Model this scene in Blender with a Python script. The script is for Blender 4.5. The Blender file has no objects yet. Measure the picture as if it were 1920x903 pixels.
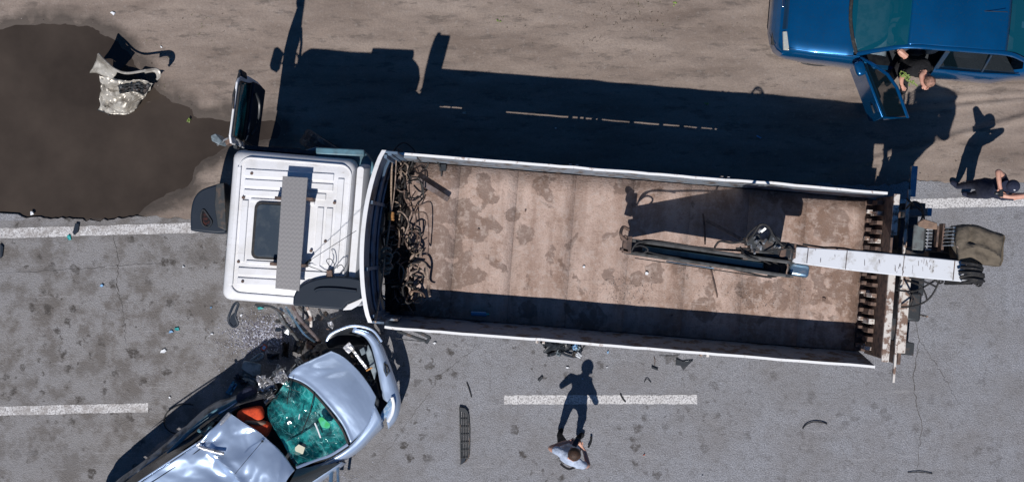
import bpy, bmesh, math, random
from mathutils import Vector, Matrix, noise
from math import sin, cos, pi, radians
random.seed(7)
R = random.random
def U(a, b): return a + (b - a) * R()
C = bpy.context.scene.collection
sc = bpy.context.scene
# ------------------------------------------------------------------ camera, world, sun
H, F = 20.0, 2200.0                       # drone height in metres, focal length in photo pixels
cam = bpy.data.cameras.new('camera'); co = bpy.data.objects.new('camera', cam); C.objects.link(co)
co.location = (0, -0.003, H); co.rotation_euler = (0, 0, 0)
cam.sensor_width = 36; cam.lens = F / 1920 * 36; cam.clip_start = .1; cam.clip_end = 1000
sc.camera = co
SUN = Vector((0.185, 0.70, -1)).normalized()   # the way sunlight travels
EL = math.asin(-SUN.z)
w = bpy.data.worlds.new('World'); sc.world = w; w.use_nodes = True
nt = w.node_tree; nt.nodes.clear()
sky = nt.nodes.new('ShaderNodeTexSky'); sky.sky_type = 'NISHITA'; sky.sun_disc = False
sky.sun_elevation = EL; sky.sun_rotation = math.atan2(-SUN.x, -SUN.y)
sky.air_density = 1.0; sky.dust_density = .4; sky.ozone_density = 4
bg = nt.nodes.new('ShaderNodeBackground'); bg.inputs[1].default_value = 0.05
wo = nt.nodes.new('ShaderNodeOutputWorld')
tint = nt.nodes.new('ShaderNodeMix'); tint.data_type = 'RGBA'; tint.blend_type = 'MULTIPLY'; tint.inputs[0].default_value = 1
tint.inputs[7].default_value = (.27, .70, 1.08, 1); nt.links.new(sky.outputs[0], tint.inputs[6])   # deep clear blue
nt.links.new(tint.outputs[2], bg.inputs[0]); nt.links.new(bg.outputs[0], wo.inputs[0])
sd = bpy.data.lights.new('sun', 'SUN'); sd.energy = 5.0; sd.angle = radians(.5); sd.color = (1, .965, .93)
so = bpy.data.objects.new('sun', sd); C.objects.link(so)
so.rotation_euler = SUN.to_track_quat('-Z', 'Y').to_euler(); so.location = (-3, -12, 30)
sc.view_settings.view_transform = 'Standard'; sc.view_settings.look = 'None'
sc.view_settings.exposure = -.22; sc.view_settings.gamma = 1

def P(px, py, z=0.0):                     # photo pixel at a known height -> metres
    k = (H - z) / F
    return Vector(((px - 960) * k, (451 - py) * k, z))

# ------------------------------------------------------------------ materials
def nodes(name):
    m = bpy.data.materials.new(name); m.use_nodes = True
    n = m.node_tree; b = n.nodes['Principled BSDF']
    return m, n, b
def nn(n, t, **k):
    x = n.nodes.new(t)
    for a, v in k.items():
        if a.startswith('i_'):
            x.inputs[a[2:].replace('_', ' ')].default_value = v
        else: setattr(x, a, v)
    return x
def ramp(n, src, stops):
    r = nn(n, 'ShaderNodeValToRGB'); e = r.color_ramp.elements
    while len(e) < len(stops): e.new(.5)
    for q, (p, c) in zip(e, stops):
        q.position = p; q.color = (c, c, c, 1) if isinstance(c, (int, float)) else (*c, 1)
    n.links.new(src, r.inputs[0]); return r.outputs[0]
def noi(n, co_, scale, detail=4, rough=.55, dist=0):
    t = nn(n, 'ShaderNodeTexNoise'); t.inputs['Scale'].default_value = scale
    t.inputs['Detail'].default_value = detail; t.inputs['Roughness'].default_value = rough
    t.inputs['Distortion'].default_value = dist
    n.links.new(co_, t.inputs['Vector']); return t.outputs['Fac']
def vor(n, co_, scale, feature='F1', rnd=1):
    t = nn(n, 'ShaderNodeTexVoronoi'); t.feature = feature
    t.inputs['Scale'].default_value = scale; t.inputs['Randomness'].default_value = rnd
    n.links.new(co_, t.inputs['Vector']); return t.outputs[0]
def mixc(n, f, a, b, blend='MIX'):
    m = nn(n, 'ShaderNodeMix', data_type='RGBA', blend_type=blend)
    if isinstance(f, (int, float)): m.inputs[0].default_value = f
    else: n.links.new(f, m.inputs[0])
    for s, v in ((6, a), (7, b)):
        if isinstance(v, (tuple, list)): m.inputs[s].default_value = (*v, 1)
        else: n.links.new(v, m.inputs[s])
    return m.outputs[2]
def mul(n, a, b, op='MULTIPLY'):
    m = nn(n, 'ShaderNodeMath', operation=op)
    for i, v in enumerate((a, b)):
        if isinstance(v, (int, float)): m.inputs[i].default_value = v
        else: n.links.new(v, m.inputs[i])
    return m.outputs[0]
def objco(n): return nn(n, 'ShaderNodeTexCoord').outputs['Object']
def bump(n, b, h, strength, dist):
    x = nn(n, 'ShaderNodeBump'); x.inputs['Strength'].default_value = strength
    x.inputs['Distance'].default_value = dist
    n.links.new(h, x.inputs['Height']); n.links.new(x.outputs[0], b.inputs['Normal'])
def pm(name, c1, c2=None, scale=6, lo=.45, hi=.6, rough=.5, metal=0, bmp=0, bs=40, bd=.004, c3=None, s3=30, coat=0):
    """colour c1 with worn or dirty patches c2 and fine speckle c3"""
    m, n, b = nodes(name); oc = objco(n)
    col = c1
    if c2:
        col = mixc(n, ramp(n, noi(n, oc, scale, 6, .62), [(lo, 0), (hi, 1)]), c1, c2)
    if c3:
        col = mixc(n, ramp(n, noi(n, oc, s3, 4, .7), [(.56, 0), (.64, 1)]), col, c3)
    if isinstance(col, tuple): b.inputs['Base Color'].default_value = (*col, 1)
    else: n.links.new(col, b.inputs['Base Color'])
    b.inputs['Roughness'].default_value = rough; b.inputs['Metallic'].default_value = metal
    b.inputs['Coat Weight'].default_value = coat
    b.inputs['Coat Roughness'].default_value = .05
    if bmp: bump(n, b, noi(n, oc, bs, 5), bmp, bd)
    return m
M = {}
m, n, b = nodes('white_cab_paint'); oc = objco(n)
c = mixc(n, ramp(n, noi(n, oc, 2.2, 7, .65), [(.45, 0), (.75, .8)]), (.80, .80, .82), (.62, .60, .57))
st = nn(n, 'ShaderNodeMapping'); st.inputs['Scale'].default_value = (1.5, 9, 1); n.links.new(oc, st.inputs['Vector'])
c = mixc(n, mul(n, ramp(n, noi(n, st.outputs[0], 2.5, 7, .7), [(.58, 0), (.75, 1)]), .5), c, (.42, .37, .32))
c = mixc(n, ramp(n, noi(n, oc, 14, 6, .8), [(.66, 0), (.70, .8)]), c, (.30, .20, .14))
n.links.new(c, b.inputs['Base Color']); b.inputs['Roughness'].default_value = .38
bump(n, b, noi(n, oc, 5, 4), .08, .01); M['white'] = m
# worn white rail paint with rust
M['rail'] = pm('worn_white_rail', (.80, .80, .80), (.42, .33, .28), 9, .60, .68, .6, 0, .3, 30)
M['rustrail'] = pm('rusty_white_rail', (.62, .58, .54), (.19, .12, .09), 7, .47, .55, .7, 0, .4, 30)
M['headin'] = pm('shade_blue_worn_steel', (.10, .155, .23), (.035, .04, .05), 4, .5, .65, .6, .1, .3, 20)  # shade of the inner face put into the blue base; patches are wear
M['steel'] = pm('dark_steel', (.05, .055, .06), (.12, .09, .075), 8, .5, .65, .5, .5, .3, 30)
M['rust'] = pm('rusty_steel', (.17, .11, .085), (.07, .05, .045), 10, .45, .6, .8, .1, .5, 40)
M['black'] = pm('black_plastic', (.018, .022, .028), (.05, .05, .052), 5, .5, .75, .42, 0, .15, 60)
M['slate'] = pm('dark_blue_grey_plastic', (.014, .022, .036), (.02, .028, .042), 3, .5, .8, .5, 0, .15, 60)
M['slate'].node_tree.nodes['Principled BSDF'].inputs['Specular IOR Level'].default_value = .25
M['rubber'] = pm('black_rubber', (.016, .016, .018), (.05, .045, .04), 20, .5, .7, .7, 0, .3, 50)
M['tyre'] = pm('dusty_tyre', (.07, .07, .075), (.20, .19, .18), 12, .5, .65, .85, 0, .5, 50)
M['chrome'] = pm('bright_metal', (.6, .63, .66), None, rough=.18, metal=1)
M['bluecyl'] = pm('blue_steel_cylinder', (.22, .34, .45), (.4, .45, .5), 8, .5, .6, .25, .8, .1, 30)
M['silver'] = pm('silver_car_paint', (.48, .60, .80), (.41, .52, .70), 3, .5, .8, .27, .5, .02, 30, coat=.6)
M['silverdirt'] = pm('scraped_silver', (.34, .36, .38), (.10, .10, .10), 5, .45, .62, .4, .5, .5, 14, .02)
M['bare'] = pm('crumpled_bare_metal', (.6, .6, .62), (.2, .19, .18), 9, .5, .62, .3, .7, .7, 14, .02)
M['blue'] = pm('blue_car_paint', (.001, .105, .29), (.001, .08, .225), 1.2, .4, .7, .25, .55, .01, coat=1, c3=(.02, .09, .2), s3=40)
M['bluedark'] = pm('blue_door_trim', (.012, .035, .075), (.03, .04, .05), 6, rough=.5)
M['red'] = pm('orange_red_cloth', (.68, .075, .02), (.5, .05, .015), 12, rough=.9, bmp=.4, bs=60)
M['tan'] = pm('tan_cloth', (.26, .17, .12), (.18, .12, .09), 12, rough=.9, bmp=.4, bs=60)
M['navy'] = pm('navy_cloth', (.01, .015, .04), (.02, .025, .05), 14, rough=.9, bmp=.6, bs=25, bd=.02)
M['blackcloth'] = pm('black_cloth', (.008, .008, .010), (.015, .015, .018), 14, rough=.95, bmp=.6, bs=25, bd=.02)
M['greyshirt'] = pm('pale_grey_shirt', (.48, .55, .68), (.36, .42, .54), 9, rough=.9, bmp=.7, bs=14, bd=.03)
M['skin'] = pm('skin', (.62, .34, .25), (.54, .27, .20), 12, rough=.55)
M['hair'] = pm('brown_hair', (.07, .035, .02), (.03, .015, .01), 40, rough=.6, bmp=.8, bs=90, bd=.01)
M['canvas'] = pm('olive_brown_canvas', (.145, .118, .088), (.09, .072, .052), 7, .4, .7, .9, 0, .9, 9, .03)
M['rope'] = pm('tan_rope', (.36, .27, .20), (.20, .14, .10), 30, rough=.9, bmp=.8, bs=120, bd=.006)
M['strap'] = pm('beige_strap', (.34, .26, .21), (.16, .12, .10), 14, rough=.9, bmp=.5, bs=60)
M['orope'] = pm('orange_cord', (.55, .27, .09), (.4, .2, .08), 30, rough=.9)
M['heap'] = pm('oily_black_rags', (.016, .013, .012), (.05, .037, .03), 9, .5, .65, .9, 0, .9, 30, .03)
M['teal'] = pm('teal_plastic', (.02, .30, .30), (.05, .45, .45), 10, rough=.3)
M['chipwhite'] = pm('white_plastic', (.75, .77, .80), None, rough=.4)
M['chipblue'] = pm('pale_blue_plastic', (.25, .45, .70), None, rough=.3)
M['chipred'] = pm('orange_plastic', (.6, .12, .04), None, rough=.5)
M['greyplast'] = pm('grey_plastic', (.22, .27, .30), (.10, .13, .15), 8, rough=.5)
M['leaf'] = pm('green_leaves', (.16, .26, .05), (.30, .34, .10), 30, rough=.6)
M['hivis'] = pm('lime_cloth', (.04, .42, .12), (.08, .5, .3), 10, rough=.8)
M['lamp'] = pm('headlamp_lens', (.5, .52, .5), (.62, .6, .48), 30, .5, .6, .12, .2, .3, 60)
M['interior'] = pm('dark_car_interior', (.016, .02, .028), (.04, .045, .05), 9, rough=.8, bmp=.3)
M['paper'] = pm('cream_paper', (.6, .58, .45), None, rough=.8)
M['wood'] = pm('weathered_wood', (.20, .15, .13), (.10, .08, .07), 14, rough=.85, bmp=.6)
M['slate2'] = pm('pale_teal_painted_panel', (.10, .22, .28), (.07, .13, .16), 4, rough=.45)
M['chrome2'] = pm('dull_bright_metal', (.5, .52, .54), (.25, .24, .23), 20, rough=.35, metal=.7)
M['greypl2'] = pm('grey_green_steel', (.13, .15, .15), (.09, .09, .09), 8, rough=.6)
M['boomwhite'] = pm('white_boom_paint', (.66, .68, .72), (.36, .34, .33), 4, .56, .72, .45, 0, .1, 20, c3=(.5,.5,.5), s3=6)
M['armgrey'] = pm('dirty_grey_arm_paint', (.085, .085, .085), (.045, .043, .04), 7, rough=.5, bmp=.2)
M['lampdark'] = pm('dark_lamp_hole', (.01, .008, .008), (.06, .02, .015), 20, rough=.3)
M['lampblue'] = pm('clear_blue_headlamp', (.25, .42, .62), (.5, .6, .72), 20, rough=.1, metal=.3)
M['chromeblue'] = pm('bright_blue_trim', (.02, .16, .36), None, rough=.2, metal=.3)
M['weeds'] = pm('dry_and_green_weeds', (.13, .14, .06), (.08, .06, .045), 2, .45, .5, .8)
M['thinhair'] = pm('thin_hair_on_scalp', (.34, .18, .13), (.12, .07, .05), 25, rough=.7, bmp=.3, bs=90)
M['greyrust'] = pm('grey_rusty_channel', (.16, .13, .13), (.09, .06, .05), 9, rough=.7, bmp=.3)
M['chipblue2'] = pm('blue_bottle_plastic', (.05, .22, .42), None, rough=.2)
M['fenpaint'] = pm('muddy_silver_paint', (.46, .43, .38), (.25, .225, .19), 3, .46, .58, .4, .3, .12, 14, .01)
M['gritpale'] = pm('pale_grit', (.5, .44, .40), (.15, .12, .11), 60, .48, .52, .5)
M['sunspot'] = pm('pale_sun_spot', (.42, .38, .34), None, rough=.8)  # spot of sunlight put into a pale base colour
M['gravel'] = pm('pale_and_dark_stones', (.30, .26, .24), (.12, .10, .09), 3, .48, .52, .9)
M['crumbs'] = pm('glass_crumb_glitter', (.85, .88, 1.0), (.20, .19, .26), 40, .47, .51, .12, .1, c3=(.5, .42, .3), s3=70)  # sparkle of the crumbs put into the near-white base colour
# diamond plate
m, n, b = nodes('tread_plate'); oc = objco(n)
mp = nn(n, 'ShaderNodeMapping'); mp.inputs['Rotation'].default_value = (0, 0, radians(45)); n.links.new(oc, mp.inputs['Vector'])
ck = nn(n, 'ShaderNodeTexChecker'); ck.inputs['Scale'].default_value = 22; n.links.new(mp.outputs[0], ck.inputs['Vector'])
wv = nn(n, 'ShaderNodeTexWave'); wv.inputs['Scale'].default_value = 7; n.links.new(mp.outputs[0], wv.inputs['Vector'])
wv2 = nn(n, 'ShaderNodeTexWave', bands_direction='Y'); wv2.inputs['Scale'].default_value = 7; n.links.new(mp.outputs[0], wv2.inputs['Vector'])
wm = mixc(n, ck.outputs['Fac'], wv.outputs['Color'], wv2.outputs['Color'])
n.links.new(mixc(n, ramp(n, wm, [(.5, 0), (.9, .25)]), (.27, .26, .26), (.42, .40, .40)), b.inputs['Base Color'])
b.inputs['Roughness'].default_value = .42; b.inputs['Metallic'].default_value = .35
bump(n, b, wm, .12, .004); M['tread'] = m
# shattered teal windscreen
m, n, b = nodes('shattered_glass'); oc = objco(n)
ns = nn(n, 'ShaderNodeTexNoise'); ns.inputs['Scale'].default_value = 3; n.links.new(oc, ns.inputs['Vector'])
wp = nn(n, 'ShaderNodeMix', data_type='VECTOR'); wp.inputs[0].default_value = .09
n.links.new(oc, wp.inputs[4]); n.links.new(ns.outputs['Color'], wp.inputs[5])
mpg = nn(n, 'ShaderNodeMapping'); mpg.inputs['Rotation'].default_value = (0, 0, .5); mpg.inputs['Scale'].default_value = (1, .38, 1); n.links.new(wp.outputs[1], mpg.inputs['Vector'])
mph = nn(n, 'ShaderNodeMapping'); mph.inputs['Rotation'].default_value = (0, 0, -.9); mph.inputs['Scale'].default_value = (1, .45, 1); n.links.new(wp.outputs[1], mph.inputs['Vector'])
e1 = mul(n, ramp(n, vor(n, mpg.outputs[0], 7, 'DISTANCE_TO_EDGE'), [(0, .75), (.02, 0)]), ramp(n, noi(n, oc, 4), [(.42, .1), (.6, 1)]))
e3 = mul(n, ramp(n, vor(n, mph.outputs[0], 11, 'DISTANCE_TO_EDGE'), [(0, .6), (.025, 0)]), ramp(n, noi(n, oc, 5.5), [(.45, 0), (.6, 1)]))
e2 = ramp(n, vor(n, oc, 60, 'DISTANCE_TO_EDGE'), [(0, .7), (.12, 0)])
hzm = ramp(n, noi(n, oc, 3.3, 6, .7), [(.54, 0), (.66, 1)])
cr = mul(n, mul(n, e1, e3, 'MAXIMUM'), mul(n, e2, hzm), 'MAXIMUM')
msk = ramp(n, noi(n, oc, 2.1, 7, .7), [(.44, 0), (.6, 1)])
base = mixc(n, msk, (.003, .075, .095), (.04, .46, .44))
base = mixc(n, mul(n, hzm, .35), base, (.30, .62, .60))
n.links.new(mixc(n, mul(n, cr, .8), base, (.35, .75, .75)), b.inputs['Base Color'])
n.links.new(ramp(n, mul(n, cr, mul(n, msk, .5), 'ADD'), [(0, .5), (.9, 1)]), b.inputs['Alpha'])
b.inputs['Roughness'].default_value = .12
bump(n, b, mul(n, noi(n, oc, 8), cr, 'ADD'), .5, .01); M['shatter'] = m
# tinted car glass
def glass(name, col, alpha, rough=.03):
    m, n, b = nodes(name); b.inputs['Base Color'].default_value = (*col, 1)
    b.inputs['Alpha'].default_value = alpha; b.inputs['Roughness'].default_value = rough
    b.inputs['Specular IOR Level'].default_value = .8
    return m
M['glass'] = glass('teal_car_glass', (.003, .075, .115), .76)
M['glassdark'] = glass('dark_car_glass', (.004, .010, .014), .75)
M['glasswreck'] = glass('opaque_wreck_glass', (.01, .018, .025), .97, .15)  # kept nearly opaque so the cabin throws a solid shadow
M['hatch'] = pm('roof_hatch_glass', (.035, .05, .07), (.06, .075, .09), 5, rough=.3, bmp=.05)
M['shard'] = glass('glass_bits', (.35, .42, .50), .95, .1)

# ------------------------------------------------------------------ ground materials
m, n, b = nodes('asphalt'); oc = objco(n)
g1 = noi(n, oc, 48, 6, .85); g2 = noi(n, oc, 1.1, 8, .65); g3 = vor(n, oc, 48)
c = mixc(n, ramp(n, g1, [(.38, 0), (.62, 1)]), (.10, .102, .112), (.385, .39, .425))
dl = noi(n, oc, .35, 3)
c = mixc(n, ramp(n, g3, [(.10, 1), (.24, 0)]), c, (.45, .44, .45))
c = mixc(n, mul(n, ramp(n, g2, [(.40, 0), (.66, 1)]), .5), c, (.17, .155, .148))
c = mixc(n, mul(n, ramp(n, noi(n, oc, 7, 7, .75), [(.50, 0), (.62, 1)]), .35), c, (.10, .094, .09))
c = mixc(n, mul(n, ramp(n, noi(n, oc, 17, 5, .7), [(.60, 0), (.68, 1)]), .5), c, (.38, .37, .38))
dust = nn(n, 'ShaderNodeSeparateXYZ'); n.links.new(oc, dust.inputs[0])
mr = nn(n, 'ShaderNodeMapRange'); n.links.new(dust.outputs['X'], mr.inputs['Value'])
for i, v in ((1, -1.), (2, -5.), (3, 0.), (4, 1.)): mr.inputs[i].default_value = v
c = mixc(n, mul(n, mr.outputs[0], .45), c, (.225, .205, .187))
mud = mul(n, mr.outputs[0], ramp(n, noi(n, oc, 2.2, 8, .7), [(.46, 0), (.58, 1)]))
c = mixc(n, mul(n, mud, .62), c, (.09, .075, .063))
ml = nn(n, 'ShaderNodeMapping'); ml.inputs['Scale'].default_value = (.05, 1.1, 1); n.links.new(oc, ml.inputs['Vector'])
c = mixc(n, mul(n, ramp(n, noi(n, ml.outputs[0], 1.4, 5, .55), [(.42, 0), (.62, 1)]), .28), c, (.19, .185, .19))
c = mixc(n, mul(n, ramp(n, noi(n, ml.outputs[0], 14, 4, .6), [(.62, 0), (.68, 1)]), .22), c, (.42, .41, .42))
# scattered oily footprints and spots
sp = mul(n, ramp(n, vor(n, oc, 3.6), [(.13, 1), (.25, 0)]), ramp(n, noi(n, oc, .55, 3), [(.45, 0), (.53, 1)]))
sw_ = nn(n, 'ShaderNodeTexNoise'); sw_.inputs['Scale'].default_value = 9; sw_.inputs['Detail'].default_value = 5; n.links.new(oc, sw_.inputs['Vector'])
sv_ = nn(n, 'ShaderNodeVectorMath', operation='MULTIPLY_ADD'); n.links.new(sw_.outputs['Color'], sv_.inputs[0]); sv_.inputs[1].default_value = (.24, .24, 0); n.links.new(oc, sv_.inputs[2])
sp = mul(n, ramp(n, vor(n, sv_.outputs[0], 3.1), [(.18, 1), (.27, 0)]), ramp(n, noi(n, oc, .6, 3), [(.42, .08), (.52, 1)]))
sp2 = mul(n, ramp(n, vor(n, sv_.outputs[0], 6.3), [(.13, .9), (.24, 0)]), ramp(n, noi(n, oc, .45, 2), [(.44, .1), (.55, 1)]))
sp = mul(n, sp, sp2, 'MAXIMUM')
sp = mul(n, sp, ramp(n, noi(n, oc, 16, 5, .75), [(.38, .2), (.52, 1)]))
mr2 = nn(n, 'ShaderNodeMapRange'); n.links.new(dust.outputs['X'], mr2.inputs['Value'])
for i, v in ((1, 1.), (2, 4.5), (3, .9), (4, .35)): mr2.inputs[i].default_value = v
c = mixc(n, mul(n, sp, mr2.outputs[0]), c, (.052, .045, .040))
n.links.new(c, b.inputs['Base Color']); b.inputs['Roughness'].default_value = .85
bump(n, b, mul(n, g1, g3, 'SUBTRACT'), .8, .010); M['asphalt'] = m

m, n, b = nodes('packed_dirt'); oc = objco(n)
st = nn(n, 'ShaderNodeMapping'); st.inputs['Scale'].default_value = (.35, 1.3, 1); n.links.new(oc, st.inputs['Vector'])
g1 = noi(n, oc, 34, 8, .75); g2 = noi(n, st.outputs[0], 1.3, 8, .62); g3 = vor(n, oc, 30)
c = mixc(n, ramp(n, g2, [(.33, 0), (.66, 1)]), (.172, .130, .106), (.325, .262, .222))
c = mixc(n, mul(n, ramp(n, g1, [(.42, 0), (.62, 1)]), .35), c, (.12, .098, .085))
c = mixc(n, mul(n, ramp(n, g3, [(.06, 1), (.13, 0)]), .5), c, (.40, .37, .35))
c = mixc(n, mul(n, ramp(n, noi(n, st.outputs[0], 5, 8, .75), [(.54, 0), (.62, 1)]), .6), c, (.095, .078, .068))
c = mixc(n, mul(n, ramp(n, noi(n, oc, 13, 6, .8), [(.56, 0), (.66, 1)]), .45), c, (.33, .29, .265))
wa = nn(n, 'ShaderNodeAttribute', attribute_name='wet')
wf = mul(n, wa.outputs['Fac'], ramp(n, noi(n, oc, 4, 6), [(.3, .55), (.6, 1)]))
c = mixc(n, ramp(n, wf, [(.05, 0), (.6, .92)]), c, (.062, .049, .041))
n.links.new(c, b.inputs['Base Color']); n.links.new(ramp(n, wf, [(0, .95), (1, .8)]), b.inputs['Roughness'])
bump(n, b, mul(n, mul(n, g1, .4), g2, 'ADD'), .75, .03); M['dirt'] = m

m, n, b = nodes('muddy_water'); oc = objco(n)
c = mixc(n, ramp(n, noi(n, oc, .55, 7, .6), [(.35, 0), (.7, 1)]), (.036, .028, .023), (.068, .053, .043))
n.links.new(c, b.inputs['Base Color']); b.inputs['Roughness'].default_value = .06
b.inputs['IOR'].default_value = 1.33
bump(n, b, noi(n, oc, 9, 2), .02, .004); M['water'] = m

m, n, b = nodes('worn_road_paint'); oc = objco(n)
g = noi(n, oc, 34, 6, .8)
c = mixc(n, ramp(n, g, [(.42, 0), (.52, 1)]), (.20, .19, .195), (.66, .65, .65))
sx = nn(n, 'ShaderNodeSeparateXYZ'); n.links.new(oc, sx.inputs[0]); mr = nn(n, 'ShaderNodeMapRange'); n.links.new(sx.outputs['X'], mr.inputs['Value'])
for i, v in ((1, -3.), (2, -7.), (3, .15), (4, .75)): mr.inputs[i].default_value = v
c = mixc(n, mul(n, mr.outputs[0], ramp(n, noi(n, oc, 6, 7, .75), [(.42, 0), (.60, 1)])), c, (.24, .215, .20))
n.links.new(mixc(n, mul(n, ramp(n, noi(n, oc, 3), [(.5, 0), (.7, 1)]), .3), c, (.3, .28, .27)), b.inputs['Base Color'])
b.inputs['Roughness'].default_value = .8; bump(n, b, g, .4, .004); M['paint'] = m

m, n, b = nodes('dusty_bed_floor'); oc = objco(n)
st = nn(n, 'ShaderNodeMapping'); st.inputs['Scale'].default_value = (1.6, .5, 1); n.links.new(oc, st.inputs['Vector'])
g2 = noi(n, st.outputs[0], 1.5, 8, .6); g1 = noi(n, oc, 40, 6, .7)
c = mixc(n, ramp(n, g2, [(.35, 0), (.62, 1)]), (.36, .25, .20), (.54, .405, .345))
c = mixc(n, mul(n, ramp(n, g1, [(.5, 0), (.62, 1)]), .3), c, (.12, .085, .07))
# oil-soaked patches, denser at both ends of the bed
sx = nn(n, 'ShaderNodeSeparateXYZ'); n.links.new(oc, sx.inputs[0])
e = ramp(n, mul(n, sx.outputs['X'], .125), [(.0, .26), (.13, .17), (.20, .0), (.62, .0), (.80, .05), (.95, .10)])
pt = ramp(n, mul(n, noi(n, oc, 2.3, 7, .5, .4), e, 'ADD'), [(.63, 0), (.645, 1)])
wn = nn(n, 'ShaderNodeTexNoise'); wn.inputs['Scale'].default_value = 5; wn.inputs['Detail'].default_value = 6; n.links.new(oc, wn.inputs['Vector'])
wa = nn(n, 'ShaderNodeVectorMath', operation='MULTIPLY_ADD'); n.links.new(wn.outputs['Color'], wa.inputs[0]); wa.inputs[1].default_value = (.3, .3, 0); n.links.new(oc, wa.inputs[2])
for px_, py_, r_ in ((895, 432, .20), (985, 440, .15), (962, 402, .13), (878, 518, .17), (1225, 512, .19), (1272, 500, .12), (1195, 522, .10), (1410, 545, .24), (1465, 560, .18), (835, 328, .26), (822, 390, .24), (815, 450, .28), (820, 500, .18), (1320, 578, .2), (985, 580, .17), (1110, 596, .22), (1560, 420, .3), (1580, 540, .22)):
    q = Matrix.Rotation(radians(4.6), 4, 'Z') @ (P(px_, py_, 1.5) - Vector((-1.913, .061, 0)))
    dn_ = nn(n, 'ShaderNodeVectorMath', operation='DISTANCE'); n.links.new(wa.outputs[0], dn_.inputs[0]); dn_.inputs[1].default_value = (q.x + .15, q.y + .15, 1.5)
    pt = mul(n, pt, ramp(n, dn_.outputs['Value'], [(r_ * .93, 1), (r_, 0)]), 'MAXIMUM')
c = mixc(n, mul(n, pt, .66), c, (.15, .103, .083))
c = mixc(n, mul(n, ramp(n, mul(n, noi(n, oc, 3.2, 8, .72), ramp(n, mul(n, sx.outputs['X'], .125), [(.5, -.02), (.95, .12)]), 'ADD'), [(.52, 0), (.66, 1)]), .55), c, (.20, .115, .075))
g4 = noi(n, oc, 11, 6, .65)
c = mixc(n, mul(n, ramp(n, g4, [(.50, 0), (.62, 1)]), .6), c, (.48, .385, .34))
c = mixc(n, mul(n, ramp(n, g4, [(.32, 1), (.44, 0)]), .4), c, (.20, .14, .115))
ms = nn(n, 'ShaderNodeMapping'); ms.inputs['Scale'].default_value = (.7, 22, 1); ms.inputs['Rotation'].default_value = (0, 0, .06); n.links.new(oc, ms.inputs['Vector'])
c = mixc(n, mul(n, ramp(n, noi(n, ms.outputs[0], 2.2, 5, .6), [(.64, 0), (.70, 1)]), .4), c, (.52, .44, .40))
ms2 = nn(n, 'ShaderNodeMapping'); ms2.inputs['Scale'].default_value = (5, .5, 1); n.links.new(oc, ms2.inputs['Vector'])
c = mixc(n, mul(n, ramp(n, noi(n, ms2.outputs[0], 1.3, 6, .6), [(.50, 0), (.64, 1)]), .35), c, (.24, .155, .12))
c = mixc(n, mul(n, ramp(n, vor(n, oc, 26), [(.05, 1), (.1, 0)]), .6), c, (.5, .42, .37))
n.links.new(c, b.inputs['Base Color']); b.inputs['Roughness'].default_value = .85
bump(n, b, mul(n, g4, g1, 'ADD'), .7, .016); M['floor'] = m

# ------------------------------------------------------------------ mesh helpers
INV = {}                                   # object -> inverse of its thing's frame
def thing(name, label, cat, loc=(0, 0, 0), rz=0, group=None):
    o = bpy.data.objects.new(name, None); C.objects.link(o); o.empty_display_size = .2
    o.location = loc; o.rotation_euler = (0, 0, rz)
    o['label'] = label; o['category'] = cat
    if group: o['group'] = group
    INV[o.name] = (Matrix.Translation(loc) @ Matrix.Rotation(rz, 4, 'Z')).inverted()
    return o
def tag(o, label=None, cat=None, group=None, kind=None):
    for k, v in (('label', label), ('category', cat), ('group', group), ('kind', kind)):
        if v: o[k] = v
    return o
def spline(pts, n=6, closed=False):
    pts = [Vector(p) for p in pts]; out = []
    m_ = len(pts)
    for i in range(m_ if closed else m_ - 1):
        if closed: p0, p1, p2, p3 = pts[i - 1], pts[i], pts[(i + 1) % m_], pts[(i + 2) % m_]
        else: p0, p1, p2, p3 = pts[max(i - 1, 0)], pts[i], pts[i + 1], pts[min(i + 2, m_ - 1)]
        for j in range(n):
            t = j / n
            out.append(.5 * ((2 * p1) + (p2 - p0) * t + (2 * p0 - 5 * p1 + 4 * p2 - p3) * t * t + (3 * p1 - p0 - 3 * p2 + p3) * t ** 3))
    if not closed: out.append(pts[-1])
    return out
def resample(pts, n):
    pts = [Vector(p) for p in pts]; d = [0]
    for a, b_ in zip(pts, pts[1:]): d.append(d[-1] + max((b_ - a).length, 1e-6))
    out = []; j = 0
    for i in range(n):
        t = d[-1] * i / (n - 1)
        while j < len(pts) - 2 and d[j + 1] < t: j += 1
        out.append(pts[j].lerp(pts[j + 1], min(1, (t - d[j]) / (d[j + 1] - d[j]))))
    return out
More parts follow.
